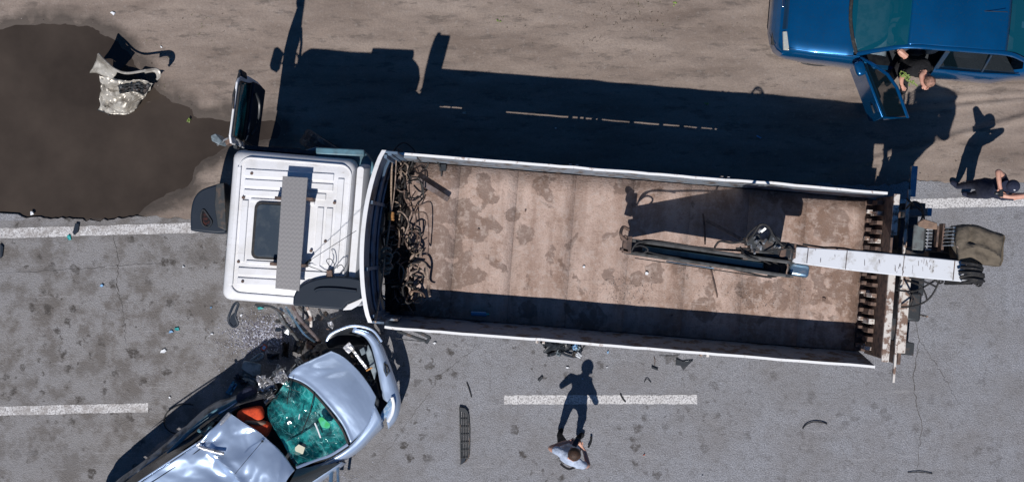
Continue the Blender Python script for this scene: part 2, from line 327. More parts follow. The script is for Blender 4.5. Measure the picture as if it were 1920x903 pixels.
class MB:
    def __init__(s): s.v = []; s.f = []
    def add(s, vs, fs):
        k = len(s.v); s.v += [Vector(v) for v in vs]; s.f += [tuple(i + k for i in f) for f in fs]; return s
    def box(s, c, size, rz=0, rot=None):
        m_ = rot if rot is not None else Matrix.Rotation(rz, 3, 'Z'); c = Vector(c)
        x, y, z = (q / 2 for q in size)
        vs = [c + m_ @ Vector((a * x, b_ * y, d * z)) for a in (-1, 1) for b_ in (-1, 1) for d in (-1, 1)]
        return s.add(vs, [(0, 1, 3, 2), (4, 6, 7, 5), (0, 4, 5, 1), (2, 3, 7, 6), (0, 2, 6, 4), (1, 5, 7, 3)])
    def bar(s, a, b_, w_, h_, up=(0, 0, 1)):         # box from a to b
        a, b_ = Vector(a), Vector(b_); d = b_ - a; L = d.length
        x = d.normalized(); u = Vector(up); y = u.cross(x)
        if y.length < 1e-3: y = Vector((0, 1, 0)).cross(x)
        y.normalize(); z = x.cross(y)
        return s.box((a + b_) / 2, (L, w_, h_), rot=Matrix((x, y, z)).transposed())
    def prism(s, pts, dz):                           # outline given in 3-D, extruded down by dz
        pts = [Vector(p) for p in pts]; n_ = len(pts)
        lo = [p - Vector((0, 0, dz)) for p in pts]
        s.add(pts + lo, [tuple(range(n_)), tuple(range(2 * n_ - 1, n_ - 1, -1))] +
              [(i, i + n_, (i + 1) % n_ + n_, (i + 1) % n_) for i in range(n_)]); return s
    def tube(s, pts, r, n=6, sm=0, closed=False, flat=1):
        if sm: pts = spline(pts, sm, closed)
        pts = [Vector(p) for p in pts]; m_ = len(pts); k = len(s.v)
        for i, p in enumerate(pts):
            if closed: d = pts[(i + 1) % m_] - pts[i - 1]
            else: d = pts[min(i + 1, m_ - 1)] - pts[max(i - 1, 0)]
            d.normalize() if d.length > 1e-9 else None
            up = Vector((0, 0, 1)) if abs(d.z) < .95 else Vector((0, 1, 0))
            y = up.cross(d).normalized(); z = d.cross(y)
            rr_ = r(i / max(m_ - 1, 1)) if callable(r) else r
            for j in range(n):
                a = 2 * pi * j / n; s.v.append(p + y * cos(a) * rr_ + z * sin(a) * rr_ * flat)
        for i in range(m_ if closed else m_ - 1):
            i2 = (i + 1) % m_
            for j in range(n):
                s.f.append((k + i * n + j, k + i * n + (j + 1) % n, k + i2 * n + (j + 1) % n, k + i2 * n + j))
        if not closed:
            s.f.append(tuple(k + j for j in range(n))[::-1]); s.f.append(tuple(k + (m_ - 1) * n + j for j in range(n)))
        return s
    def grid(s, rows, closed=False, capa=False, capb=False):
        k = len(s.v); n_ = len(rows[0])
        for r_ in rows: s.v += [Vector(p) for p in r_]
        for i in range(len(rows) - 1):
            for j in range(n_ if closed else n_ - 1):
                j2 = (j + 1) % n_
                s.f.append((k + i * n_ + j, k + i * n_ + j2, k + (i + 1) * n_ + j2, k + (i + 1) * n_ + j))
        if capa: s.f.append(tuple(k + j for j in range(n_))[::-1])
        if capb: s.f.append(tuple(k + (len(rows) - 1) * n_ + j for j in range(n_)))
        return s
    def patch(s, rows, nu=16, nv=12, fn=None):       # smooth sheet through polylines; fn(u,v)->offset
        rs = [resample(spline(r_, 4) if len(r_) > 2 else r_, nu) for r_ in rows]
        cols = []
        for j in range(nu):
            c_ = [r_[j] for r_ in rs]
            cols.append(resample(spline(c_, 6) if len(c_) > 2 else c_, nv))
        out = []
        for i in range(nv):
            row = []
            for j in range(nu):
                p = cols[j][i].copy()
                if fn:
                    q = fn(j / (nu - 1), i / (nv - 1)); p += q if isinstance(q, Vector) else Vector((0, 0, q))
                row.append(p)
            out.append(row)
        return s.grid(out)
    def build(s, name, mat, parent=None, bevel=0, smooth=True, solid=0, sub=0, seg=2, ang=40, label=None, fix=True):
        me = bpy.data.meshes.new(name)
        inv = INV[parent.name] if parent is not None else None
        vs = [inv @ v for v in s.v] if inv is not None else s.v
        me.from_pydata([tuple(v) for v in vs], [], s.f)
        if fix:
            bm = bmesh.new(); bm.from_mesh(me); bmesh.ops.recalc_face_normals(bm, faces=bm.faces); bm.to_mesh(me); bm.free()
        me.materials.append(M[mat] if isinstance(mat, str) else mat)
        o = bpy.data.objects.new(name, me); C.objects.link(o)
        if parent is not None: o.parent = parent; INV[o.name] = inv
        if smooth:
            me.shade_smooth(); me.set_sharp_from_angle(angle=radians(ang))
        if solid:
            d = o.modifiers.new('solid', 'SOLIDIFY'); d.thickness = solid; d.offset = -1
        if sub:
            d = o.modifiers.new('sub', 'SUBSURF'); d.levels = d.render_levels = sub
        if bevel:
            d = o.modifiers.new('bevel', 'BEVEL'); d.width = bevel; d.segments = seg; d.limit_method = 'ANGLE'; d.angle_limit = radians(35)
        if label: o['label'] = label
        return o
def top(o, label, cat, group=None):                  # a thing that is one mesh: put its origin on the thing
    me = o.data; c_ = Vector((0, 0, 0))
    for v in me.vertices: c_ += v.co
    c_ /= len(me.vertices); c_.z = min(v.co.z for v in me.vertices)
    me.transform(Matrix.Translation(-c_)); o.location = c_
    return tag(o, label, cat, group)
def fbm(x, y, s=1, z=0): return noise.fractal((x * s, y * s, z), 1, 2, 5)
def pw(pts, z): return [P(x, y, z) for x, y in pts]
# ------------------------------------------------------------------ the ground
import numpy as np
def sdist(X, Y, poly):                                # signed distance to an outline, negative inside
    n_ = len(poly); d = np.full(X.shape, 1e9); ins = np.zeros(X.shape, bool)
    for i in range(n_):
        ax, ay = poly[i]; bx, by = poly[(i + 1) % n_]
        ex, ey = bx - ax, by - ay
        t = np.clip(((X - ax) * ex + (Y - ay) * ey) / (ex * ex + ey * ey), 0, 1)
        d = np.minimum(d, np.hypot(X - ax - t * ex, Y - ay - t * ey))
        c_ = (ay > Y) != (by > Y)
        ins ^= c_ & (X < ex * (Y - ay) / (ey if ey else 1e-9) + ax)
    return np.where(ins, -d, d)
pud1 = [(-260, 60), (-60, 48), (0, 52), (60, 42), (130, 44), (190, 58), (225, 82), (250, 112), (275, 150), (310, 178), (350, 200), (372, 219), (445, 221), (520, 225), (520, 262),
        (440, 262), (425, 276), (400, 290), (368, 312), (352, 345), (315, 368), (270, 388), (225, 408), (60, 407), (-260, 404)]
pud2 = [(640, 250), (655, 215), (700, 205), (760, 222), (820, 228), (900, 200), (985, 210), (1060, 240), (1120, 262), (1180, 300), (1100, 350), (900, 360), (700, 330), (640, 290)]
pl1 = [(p.x, p.y) for p in spline(pw(pud1, 0), 3, True)]
pl2 = [(p.x, p.y) for p in spline(pw(pud2, 0), 3, True)]
xs = np.array([-250, -90, -40, -20, -12] + list(np.arange(-10, 10.01, .045)) + [12, 20, 40, 90, 250])
ys = np.array([-250, -90, -30, -12, -8] + list(np.arange(-.1, 5.4, .045)) + [7, 12, 20, 60, 250])
X, Y = np.meshgrid(xs, ys)
Z = np.zeros(X.shape)
for iy in range(X.shape[0]):
    for ix in range(X.shape[1]):
        x, y = X[iy, ix], Y[iy, ix]
        Z[iy, ix] = .016 * fbm(x, y, 1.2) + .010 * fbm(x * .5, y, 6, 3)
inner = (np.abs(X) < 11) & (Y > -1) & (Y < 6.5)
rut = lambda y0, s, wd, a: a * np.exp(-((Y - (y0 + s * (X - 7))) / wd) ** 2) * (1 / (1 + np.exp(-(X - 5.4) * 1.5)))
Z += np.where(inner, rut(1.62, .28, .05, .075) + rut(2.2, .12, .04, .05) + rut(2.42, .05, .03, .045) + rut(2.62, .02, .03, .03) - rut(2.3, .08, .05, .03) - rut(1.2, .25, .15, .02), 0)
wob = np.zeros(X.shape)
for iy in range(X.shape[0]):
    for ix in range(X.shape[1]):
        wob[iy, ix] = .05 * fbm(X[iy, ix], Y[iy, ix], 3, 9)
s1 = sdist(X, Y, pl1) + wob; s2 = sdist(X, Y, pl2) + wob
def edge_y(x): return .37 + .64 / (1 + math.exp(-(x - 1) * .55)) + .05 * fbm(x, 0, .9, 4) + .05 * fbm(x, 0, 5, 2)
ey = np.array([edge_y(x) if abs(x) < 12 else (.37 if x < 0 else 1.0) for x in xs])[None, :]
Z = Z - .008 + np.clip((Y - ey) * .05, 0, .02)
for s_ in (s1,):
    k_ = np.clip(.5 - s_ / .5, 0, 1); Z = np.where(inner | (X < -9), Z * (1 - .4 * k_) - .085 * k_ * k_ * (3 - 2 * k_), Z)
    Z += np.where(inner & (s_ > .03), .018 * np.exp(-(s_ - .03) / .12), 0)
Z = np.where(Y < ey - .06, np.minimum(Z, -.075), Z)
Z = np.where(inner | (np.abs(X) < 11), Z, np.where(Y < 1, -.08, -.01))
n_ = X.shape[1]
gb = MB(); gb.v = [Vector((float(a), float(b_), float(c_))) for a, b_, c_ in zip(X.ravel(), Y.ravel(), Z.ravel())]
gb.f = [(j * n_ + i, j * n_ + i + 1, (j + 1) * n_ + i + 1, (j + 1) * n_ + i) for j in range(X.shape[0] - 1) for i in range(n_ - 1)]
go_ = tag(gb.build('ground', 'dirt', fix=False, ang=180), kind='structure')
wet = np.clip(1 - (s1 + 1.6 * wob) / .42, 0, 1) ** 1.4
at = go_.data.attributes.new('wet', 'FLOAT', 'POINT'); at.data.foreach_set('value', wet.ravel().astype(np.float32))
for poly in (pl1,):                               # one flat sheet of water per basin, its shore where the dirt rises through it
    cx = sum(p[0] for p in poly) / len(poly); cy = sum(p[1] for p in poly) / len(poly)
    b_ = MB(); vs = []
    for x, y in poly:
        d = Vector((x - cx, y - cy)); L = d.length; q = d * (1 + .18 / L); yy = max(cy + q.y, edge_y(max(-11, cx + q.x)) - .03)
        vs.append((cx + q.x, yy, -.040))
    b_.add(vs, [tuple(range(len(vs)))])
    tag(b_.build('puddle_water', 'water', fix=False, smooth=False), kind='structure')
# asphalt slab with its broken edge
ex_ = [-250, -60, -20] + list(np.arange(-12, 12.01, .06)) + [20, 60, 250]
north = [(x, edge_y(max(-12, min(12, x))) + (.03 * (R() - .5) if abs(x) < 12 else 0), 0) for x in ex_]
rb = MB(); nn_ = len(north)
south = [(x, -7.2, 0) for x in ex_]
rb.grid([north, south]); rb.grid([north, [(x, y, -.07) for x, y, z in north]])
rb.grid([south, [(x, y, -.12) for x, y, z in south]])
tag(rb.build('road', 'asphalt', fix=False, ang=30), kind='structure')
lsb = MB().prism([P(-40, 402, .01), P(0, 399, .01), P(34, 401, .01), P(50, 411, .0), P(28, 421, -.005), P(0, 424, -.01), P(-40, 424, -.01)], .07).build('broken_slab', 'asphalt', bevel=.01)
top(lsb, 'broken piece of asphalt at the road edge in the far left corner of the puddle', 'asphalt slab')
# painted lines, 4 mm above the asphalt
def strip(name, pts, wd, z=.004, mat='paint', jag=.006):
    pts = resample(pts, max(2, int(sum((Vector(b_) - Vector(a)).length for a, b_ in zip(pts, pts[1:])) / .08)))
    up = [(p[0], p[1] + wd / 2 + U(-jag, jag), z) for p in pts]; dn = [(p[0], p[1] - wd / 2 + U(-jag, jag), z) for p in pts]
    return tag(MB().grid([up, dn]).build(name, mat, fix=False, smooth=False), kind='structure')
el = [(-40, -.9, 0), P(0, 437), P(350, 427), P(960, 405), P(1750, 381), P(1920, 377), (40, 1.0, 0)]
strip('road_edge_line', [Vector((a[0], a[1], 0)) for a in el], .17)
for a, b_, ya, yb in ((-667 - 360, -667, 778, 774), (-60, 278, 771, 763), (945, 1307, 748.5, 748), (1974, 2336, 748, 749)):
    strip('centre_line_dash', [P(a, ya), P(b_, yb)], .155)
strip('far_edge_line', [Vector((-40, -6.4, 0)), Vector((40, -6.3, 0))], .15)
def crack(pts, wd=.007):
    p = []; base = resample(pw(pts, .0045), 40)
    up, dn = [], []
    for i, q in enumerate(base):
        j = Vector((U(-.02, .02), U(-.02, .02), 0)); d = (base[min(i + 1, 39)] - base[max(i - 1, 0)]).normalized()
        s_ = Vector((-d.y, d.x, 0)); w_ = wd * U(.3, 1.2) * (1 - abs(i / 39 - .5) * 1.2)
        up.append(q + j + s_ * w_); dn.append(q + j - s_ * w_)
    tag(MB().grid([up, dn]).build('road_crack', 'tarcrack', fix=False, smooth=False), kind='structure')
M['tarcrack'] = pm('crack_in_asphalt', (.05, .045, .04), (.11, .10, .10), 20, rough=.95)
crack([(212, 440), (222, 490), (218, 530), (232, 590), (235, 640)]); crack([(1715, 560), (1722, 640), (1712, 720), (1728, 800), (1718, 900)])
crack([(1725, 640), (1760, 690), (1800, 760)], .004); crack([(0, 512), (120, 505), (330, 490)], .004)
crack([(700, 880), (830, 700), (905, 640)], .003); crack([(1715, 560), (1740, 470), (1735, 400)], .005)

def PL0(lst, z): return [P(x, y, z) for x, y in lst]
# ------------------------------------------------------------------ the truck
TA = radians(-4.6); TO = Vector((-1.913, .061, 0)); TM = Matrix.Translation(TO) @ Matrix.Rotation(TA, 4, 'Z')
TI = TM.inverted()
def T(u, v, z): return TM @ Vector((u, v, z))
def TP(px, py, z): return TI @ P(px, py, z)           # pixel -> truck frame
truck = thing('flatbed_truck', 'white cab flatbed truck with an empty dusty brown bed and a folded rear crane', 'truck', TO, TA)
TR = Matrix.Rotation(TA, 3, 'Z')
def tbox(b_, u, v, z, su, sv, sz): return b_.box(T(u, v, z), (su, sv, sz), TA)
def tb(name, mat, lst, parent=truck, bevel=.006, **k):
    b_ = MB()
    for q in lst: tbox(b_, *q)
    return b_.build(name, mat, parent, bevel=bevel, **k)
# frame and running gear
tb('chassis', 'steel', [(2.9, .42, .85, 10.2, .09, .24), (2.9, -.42, .85, 10.2, .09, .24)] + [(u, 0, .85, .1, .75, .18) for u in (-2, -.6, 1, 2.5, 4, 5.5, 7)])
tb('fuel_tank', 'steel', [(1.2, -.85, .75, 1.1, .55, .55)], bevel=.08, seg=4)
tb('storage_box', 'steel', [(1.3, .85, .75, .9, .5, .5)])
def wheel(u, v, r=.5, w_=.28, ang=0, par=truck, Tf=None, rim='chrome'):
    Tf = Tf or (lambda a, b_, c_: T(a, b_, c_)); c_ = Tf(u, v, r)
    R3 = (INV[par.name].inverted().to_3x3()) @ Matrix.Rotation(ang, 3, 'Z')
    b_ = MB(); rows = []
    prof = [(-.5, .62), (-.5, .9), (-.42, .985), (-.2, 1), (-.18, .975), (-.02, .975), (0, 1), (.02, .975), (.18, .975), (.2, 1), (.42, .985), (.5, .9), (.5, .62)]
    for i in range(40):
        a = 2 * pi * i / 40; g = (.975 if i % 2 else 1)
        rows.append([c_ + R3 @ Vector((cos(a) * r * q * (g if q > .95 else 1), w_ * p, sin(a) * r * q * (g if q > .95 else 1))) for p, q in prof])
    rows.append(rows[0]); b_.grid(rows)
    t = b_.build('wheel', 'tyre', par, ang=25)
    d = MB()
    for s_ in (-1, 1):
        ring = [c_ + R3 @ Vector((cos(2 * pi * i / 20) * r * .62, s_ * w_ * .47, sin(2 * pi * i / 20) * r * .62)) for i in range(20)]
        ring2 = [c_ + R3 @ Vector((cos(2 * pi * i / 20) * r * .3, s_ * w_ * .25, sin(2 * pi * i / 20) * r * .3)) for i in range(20)]
        d.grid([ring, ring2], closed=True, capb=True)
    d.build('rim', rim, t)
    return t
wheel(-1.25, 1.33, ang=radians(-28)); wheel(-1.2, -1.02)
for v in (-1.08, -.76, .76, 1.08): wheel(5.0, v)
# bed floor plates
U0, U1 = .10, 7.42
npl = 8
for i in range(npl):
    a = U0 + (U1 - U0) * i / npl; b2 = U0 + (U1 - U0) * (i + 1) / npl
    zt = 1.5 + U(-.003, .003)
    b_ = MB()
    nu_, nv_ = 4, 8; rows = []
    for j in range(nv_ + 1):
        v = -1.2 + 2.4 * j / nv_
        rows.append([T(a + .001 + (b2 - a - .002) * k / nu_, v, zt + .006 * fbm(a + k * .1, v, 1.5) - .0015 * (k in (0, nu_))) for k in range(nu_ + 1)])
    b_.grid(rows)
    b_.build('floor_plate', 'floor', truck, solid=.03, fix=True)
tb('sun_leak_sheet', 'rust', [((U0 + U1) / 2, 0, 1.435, U1 - U0 + .1, 2.42, .04)])  # solid sheet added to stop sun leaking through the plate joints
tb('bed_frame', 'rust', [((U0 + U1) / 2, v, 1.4, U1 - U0, .08, .12) for v in (-1.18, 1.18)] + [(u, 0, 1.33, .08, 2.3, .14) for u in np.arange(.4, 7.4, .8)])
# side boards: three each side, joined at hinged posts
def sideboard(sgn, a, b2, lean, gapz):
    b_ = MB(); th = .035
    v0 = sgn * 1.215; v1 = sgn * (1.215 + lean)
    n_ = 14
    def vv(z, o): return v0 + (v1 - v0) * (z - 1.5) / .8 + o * sgn
    lo = 1.42
    segs = [(lo, 2.285)] if not gapz else [(1.50, 2.285)]
    for z0, z1 in segs:
        rows = []
        for k in range(n_ + 1):
            u = a + (b2 - a) * k / n_; wv_ = .012 * fbm(u, sgn * 3, .8)
            rows.append([T(u, vv(z0, 0) + wv_, z0), T(u, vv(z1, 0) + wv_, z1), T(u, vv(z1, th) + wv_, z1), T(u, vv(z0, th) + wv_, z0)])
        b_.grid(rows, closed=True, capa=True, capb=True)
    o = b_.build('side_board', 'greywall', truck)
    r_ = MB(); rows = []
    for k in range(n_ + 1):
        u = a + (b2 - a) * k / n_; wv_ = .012 * fbm(u, sgn * 3, .8); m_ = .5 * (vv(2.3, 0) + vv(2.3, th)) + wv_ + .006 * fbm(u, 0, 6)
        rows.append([T(u, m_ - .019, 2.287), T(u, m_ - .019, 2.312), T(u, m_ + .019, 2.312), T(u, m_ + .019, 2.287)])
    r_.grid(rows, closed=True, capa=True, capb=True); r_.build('top_rail', 'rail', o)
    rb_ = MB()
    for z in (1.72, 1.95, 2.15):                       # pressed ribs on the board
        rb_.bar(T(a + .05, vv(z, th + .012), z), T(b2 - .05, vv(z, th + .012), z), .05, .02)
    rb_.build('rib', 'greywall', o)
    return o
M['greywall'] = pm('worn_grey_board', (.20, .24, .29), (.10, .08, .07), 5, .50, .6, .7, .1, .3, 20, c3=(.3, .29, .28), s3=12)
cuts_n = [.10, 2.75, 5.05, 7.50]; cuts_s = [.10, 2.46, 4.95, 7.52]
for i in range(3): sideboard(1, cuts_n[i] + .001, cuts_n[i + 1] - .001, .03, i == 1 or i == 0)
for i in range(3): sideboard(-1, cuts_s[i] + .001, cuts_s[i + 1] - .001, .13, False)
for sgn, cs in ((1, cuts_n), (-1, cuts_s)):
    for u in cs[1:3]:
        le = .03 if sgn > 0 else .13
        MB().bar(T(u - .05, sgn * (1.27), 1.3), T(u - .05, sgn * (1.27 + le), 2.27), .04, .04).bar(T(u + .05, sgn * (1.27), 1.3), T(u + .05, sgn * (1.27 + le), 2.27), .04, .04).build('hinge_post', 'rustrail', truck, bevel=.004)
for u in (2.55, 2.95, 3.05, 3.6, 4.1, 4.45, 4.75, 1.3, .9, 1.0):
    tb('light_slot_block', 'rust', [(u, 1.24, 1.44, .07 if u > 1.5 else .3, .05, .16)], bevel=0)  # blocks added to break the sunlit slot under the board into dashes
# curved headboard
b_ = MB(); rows = []; inn = []
for k in range(25):
    t = k / 24; v = -1.225 + 2.45 * t; bl = 1 - (2 * t - 1) ** 2; bl = bl ** .8
    zt = 3.2 + .06 * bl; du = .07 * (t - .5)
    rows.append([T(-.15 * bl, v, 1.3), T(-.20 * bl, v, zt), T(-.20 * bl - .03, v, zt), T(-.15 * bl - .03, v, 1.3)])
b_.grid(rows, closed=True, capa=True, capb=True); hb = b_.build('headboard', 'headin', truck)
r_ = MB(); r_.grid([[T(-.20 * (1 - (2 * k / 24 - 1) ** 2) ** .8 - .015 + a, -1.235 + 2.47 * k / 24, 3.203 + .06 * (1 - (2 * k / 24 - 1) ** 2) ** .8 + c_) for a, c_ in ((-.03, 0), (-.03, .03), (.03, .03), (.03, 0))] for k in range(25)], closed=True, capa=True, capb=True)
r_.build('top_rail', 'white', hb)
r_ = MB()
for t in (.02, .3, .7, .98):
    v = -1.2 + 2.4 * t; bl = (1 - (2 * t - 1) ** 2) ** .8
    r_.bar(T(-.155 * bl + .03, v, 1.45), T(-.2 * bl + .03, v, 3.15), .05, .04)
for z in (2.0, 2.6):
    f = (z - 1.3) / 1.9
    r_.tube([T(-(.15 + .05 * f) * (1 - (2 * t / 12 - 1) ** 2) ** .8 + .02, -1.2 + 2.4 * t / 12, z) for t in range(13)], .022, 4)
r_.build('brace', 'headin', hb)
for v in (-1.2, 1.2): tb('corner_post', 'headin', [(.06, v, 2.2, .06, .05, 1.9)])
for v in (-1.225, 1.215): tb('headboard_wing', 'headin', [(.07, v, 2.33, .22, .035, 1.72)], hb)
tb('front_side_flap', 'greywall', [(.20, 1.225, 1.9, .36, .035, .8)])
tb('front_side_flap', 'greywall', [(.14, -1.235, 1.9, .30, .035, .8)])
# tailgate with its row of ribs
tg = tb('tailgate', 'rust', [(7.62, 0, 1.87, .04, 2.46, .86)])
tb('top_rail', 'rustrail', [(7.64, .95, 2.315, .09, .62, .03), (7.66, -.55, 2.315, .11, 1.45, .03)], tg)
for i in range(17):
    v = -1.12 + 2.24 * i / 16
    tb('rib', 'rustrail' if i % 3 == 0 else 'rust', [(7.545 + U(-.01, .01), v + U(-.02, .02), 1.68 + U(-.03, .03), .09, U(.05, .09), U(.34, .42)), (7.50, v + .02, 1.56, .14, .06, .08)], tg, bevel=.008)
tb('rear_ledge', 'rust', [(7.52, 0, 1.46, .2, 2.4, .05)], tg)
tb('rear_frame', 'rustrail', [(7.82, -.2, 2.28, .035, 2.75, .06), (7.93, -.46, 2.12, .17, 1.35, .04), (7.86, .9, 2.2, .04, .9, .05)])
tb('rear_bumper', 'rust', [(8.0, 0, .6, .12, 2.4, .16), (7.98, -1.0, 1.0, .08, .1, .8), (7.98, 1.0, 1.0, .08, .1, .8)])
for v in (-1.05, 1.05): tb('tail_lamp', 'red', [(8.08, v, .62, .03, .22, .1)])
# ---- the cab
def rring(u0, u1, v0, v1, r, z, n=5):
    out = []
    for cx, cy, a0 in ((u1 - r, v1 - r, 0), (u0 + r, v1 - r, 90), (u0 + r, v0 + r, 180), (u1 - r, v0 + r, 270)):
        for i in range(n):
            a = radians(a0 + 90 * i / (n - 1)); out.append(T(cx + cos(a) * r, cy + sin(a) * r, z))
    return out
cb = MB()
cb.grid([rring(-2.42, -.45, -1.17, 1.17, .12, .85), rring(-2.42, -.45, -1.17, 1.17, .12, 1.7), rring(-2.36, -.45, -1.14, 1.14, .12, 2.2),
         rring(-2.27, -.45, -1.10, 1.10, .12, 2.72), rring(-2.22, -.46, -1.07, 1.07, .13, 2.84), rring(-2.14, -.48, -1.0, 1.0, .12, 2.885), rring(-1.9, -.6, -.8, .8, .1, 2.895)], closed=True, capa=True, capb=True)
cab = cb.build('cab', 'white', truck, ang=50)
# raised pressings of the roof, from the photograph's layout at roof height
def tpad(b_, pts, z, h=.02):
    b_.prism([TM @ Vector((TP(x, y, z).x, TP(x, y, z).y, z)) for x, y in pts], h)
def skew(x0, y0, x1, y1):                              # rectangle laid along the truck
    s_ = .08
    return [(x0 + (y0 - 430) * -.075, y0 + (x0 - 550) * s_ * .7), (x1 + (y0 - 430) * -.075, y0 + (x1 - 550) * s_ * .7), (x1 + (y1 - 430) * -.075, y1 + (x1 - 550) * s_ * .7), (x0 + (y1 - 430) * -.075, y1 + (x0 - 550) * s_ * .7)]
rp = MB()
for q in ((452, 322, 618, 336), (452, 341, 618, 355), (452, 360, 606, 372), (452, 506, 618, 520), (452, 525, 560, 538)):
    tpad(rp, skew(*q), 2.918)
for q in ((450, 380, 462, 496), (592, 386, 604, 494), (609, 386, 621, 494), (626, 330, 638, 500), (436, 318, 444, 540)):
    tpad(rp, skew(*q), 2.918)
tpad(rp, skew(466, 376, 586, 382), 2.918); tpad(rp, skew(466, 492, 586, 498), 2.918)
rp.build('roof_pressing', 'white', cab, bevel=.012, seg=3)
rim_ = MB(); ro = rring(-2.13, -.50, -.99, .99, .16, 2.90, 8); ro.append(ro[0])
rim_.tube(ro, .016, 6); rim_.build('roof_moulding', 'white', cab)
def rr2(x0, y0, x1, y1, r, z, n=5):
    pts = []
    for cx, cy, a0 in ((x1 - r, y0 + r, 270), (x1 - r, y1 - r, 0), (x0 + r, y1 - r, 90), (x0 + r, y0 + r, 180)):
        for i in range(n):
            a = radians(a0 + 90 * i / (n - 1)); pts.append((cx + cos(a) * r, cy + sin(a) * r))
    return [P(x + (y - 430) * -.075, y + (x - 500) * .05, z) for x, y in pts]
MB().prism(rr2(474, 378, 560, 486, 12, 2.945), .06).build('roof_hatch', 'rubber', cab, bevel=.008)
MB().prism(rr2(479, 383, 556, 481, 9, 2.957), .03).build('hatch_glass', 'hatch', cab, bevel=.008)
wk = MB().prism([P(530, 330, 3.13), P(577, 333, 3.13), P(561, 545, 3.13), P(516, 540, 3.13)], .025).build('roof_walkway', 'tread', truck, bevel=.004)
bk = MB()
for x, y in ((527, 372), (585, 374), (518, 494), (572, 497)):
    q = P(x, y, 2.9); bk.box(q + Vector((0, 0, .1)), (.1, .045, .24), TA)
bk.build('bracket', 'rust', wk, bevel=.004)
sc_ = MB()
for x, y in ((456, 370), (447, 490), (455, 527), (472, 325), (627, 380), (583, 470), (610, 452)):
    q = P(x, y, 2.92); sc_.tube([q - Vector((0, 0, .03)), q + Vector((0, 0, .012))], .022, 8)
sc_.build('roof_bolt', 'rust', cab)
# rear roof shoulder and side deflectors
cs = MB()
cs.grid([rring(-.43, -.13, -1.06, 1.06, .05, 1.0), rring(-.43, -.24, -1.06, 1.06, .05, 2.5), rring(-.43, -.28, -1.03, 1.03, .06, 2.76), rring(-.425, -.33, -.99, .99, .04, 2.86)], closed=True, capa=True, capb=True)
cs.build('rear_cab_panel', 'white', truck, ang=50)
nd = [P(560, 284, 2.55), P(592, 275, 2.6), P(655, 280, 2.6), P(684, 283, 2.6), P(700, 305, 2.6), P(703, 330, 2.6), P(652, 302, 2.6), P(565, 296, 2.55)]
MB().prism(nd, .35).build('north_deflector', 'slate2', truck, bevel=.03, seg=3)
M['tealpanel'] = M['slate2'] if 'slate2' in M else None
MB().prism([P(592, 276, 2.75), P(683, 280, 2.75), P(683, 293, 2.75), P(592, 289, 2.75)], .1).build('deflector_edge', 'slate2', truck, bevel=.02, seg=3)
dp = spline([P(549, 572, 2.98), P(551, 553, 2.98), P(564, 535, 2.98), P(590, 523, 2.98), P(622, 518, 2.98), P(655, 519, 2.98), P(678, 524, 2.98)], 4) + \
     [P(680, 548, 2.98), P(676, 560, 2.98), P(652, 568, 2.98), P(641, 580, 2.98), P(600, 577, 2.98)]
MB().prism(dp, .9).build('side_deflector', 'slate', truck, bevel=.025, seg=3, label='dark plastic wind deflector on the near rear corner of the cab roof')
MB().tube([P(590, 545, 3.0), P(600, 541, 3.0), P(630, 541, 3.0), P(668, 545, 3.0)], .022, 6, sm=4).build('deflector_ridge', 'slate', truck)
MB().prism([P(652, 570, 2.9), P(668, 563, 2.9), P(684, 556, 2.9), P(672, 572, 2.9), P(658, 580, 2.9), P(642, 581, 2.9)], .12).build('mirror_bracket', 'white', truck, bevel=.01)
# windscreen, grille and bumper on the front
b_ = MB(); b_.grid([[T(-2.435, -1.0, 1.55), T(-2.445, 0, 1.55), T(-2.435, 1.0, 1.55)], [T(-2.30, -.95, 2.6), T(-2.31, 0, 2.6), T(-2.30, .95, 2.6)]]); b_.build('windscreen', 'glassdark', cab, solid=.01)
tb('grille', 'black', [(-2.45, 0, 1.25 + .09 * i, .05, 1.5, .05) for i in range(-3, 3)], cab)
tb('front_bumper', 'white', [(-2.5, -.35, .62, .22, 1.5, .35)], bevel=.04, seg=3)
for v in (-.9, -.1): tb('headlamp', 'lamp', [(-2.62, v, .65, .05, .3, .16)], bevel=.02)
# the torn bumper corner sticking out to the left
bc = spline([P(357, 432, 1.3), P(357, 400, 1.3), P(363, 372, 1.3), P(380, 354, 1.3), P(418, 342, 1.3)], 4) + [P(422, 380, 1.3), P(424, 436, 1.3), P(405, 437, 1.3)]
bco = MB().prism(bc, .05)
rows = []
oc_ = [Vector((p.x, p.y, 1.3)) for p in bc]; cen = sum(oc_, Vector()) / len(oc_)
rows = [oc_, [p.lerp(cen, -.03) - Vector((0, 0, .25)) for p in oc_], [p.lerp(cen, .05) - Vector((0, 0, .6)) for p in oc_]]
bm2 = MB().grid(rows, closed=True, capa=True)
bo = bm2.build('bumper_corner', 'slate', truck, bevel=.03, seg=4, label='torn dark plastic bumper corner sticking out ahead of the cab')
MB().tube([P(381, 393, 1.31), P(377, 405, 1.31), P(380, 420, 1.31), P(390, 425, 1.31), P(397, 416, 1.31), P(390, 404, 1.31)], .018, 6, sm=4, closed=True).build('lamp_rim', 'black', bo)
hl = MB(); hl.prism(spline([P(382, 395, 1.308), P(379, 408, 1.308), P(383, 421, 1.308), P(393, 418, 1.308), P(390, 404, 1.308)], 3, True), .03).build('lamp_hole', 'lampdark', bo) if 'lampdark' in M else None
MB().prism([P(405, 345, 1.33), P(420, 342, 1.33), P(423, 390, 1.33), P(424, 432, 1.33), P(408, 425, 1.33), P(402, 385, 1.33)], .06).build('bumper_bracket', 'steel', bo, bevel=.01)
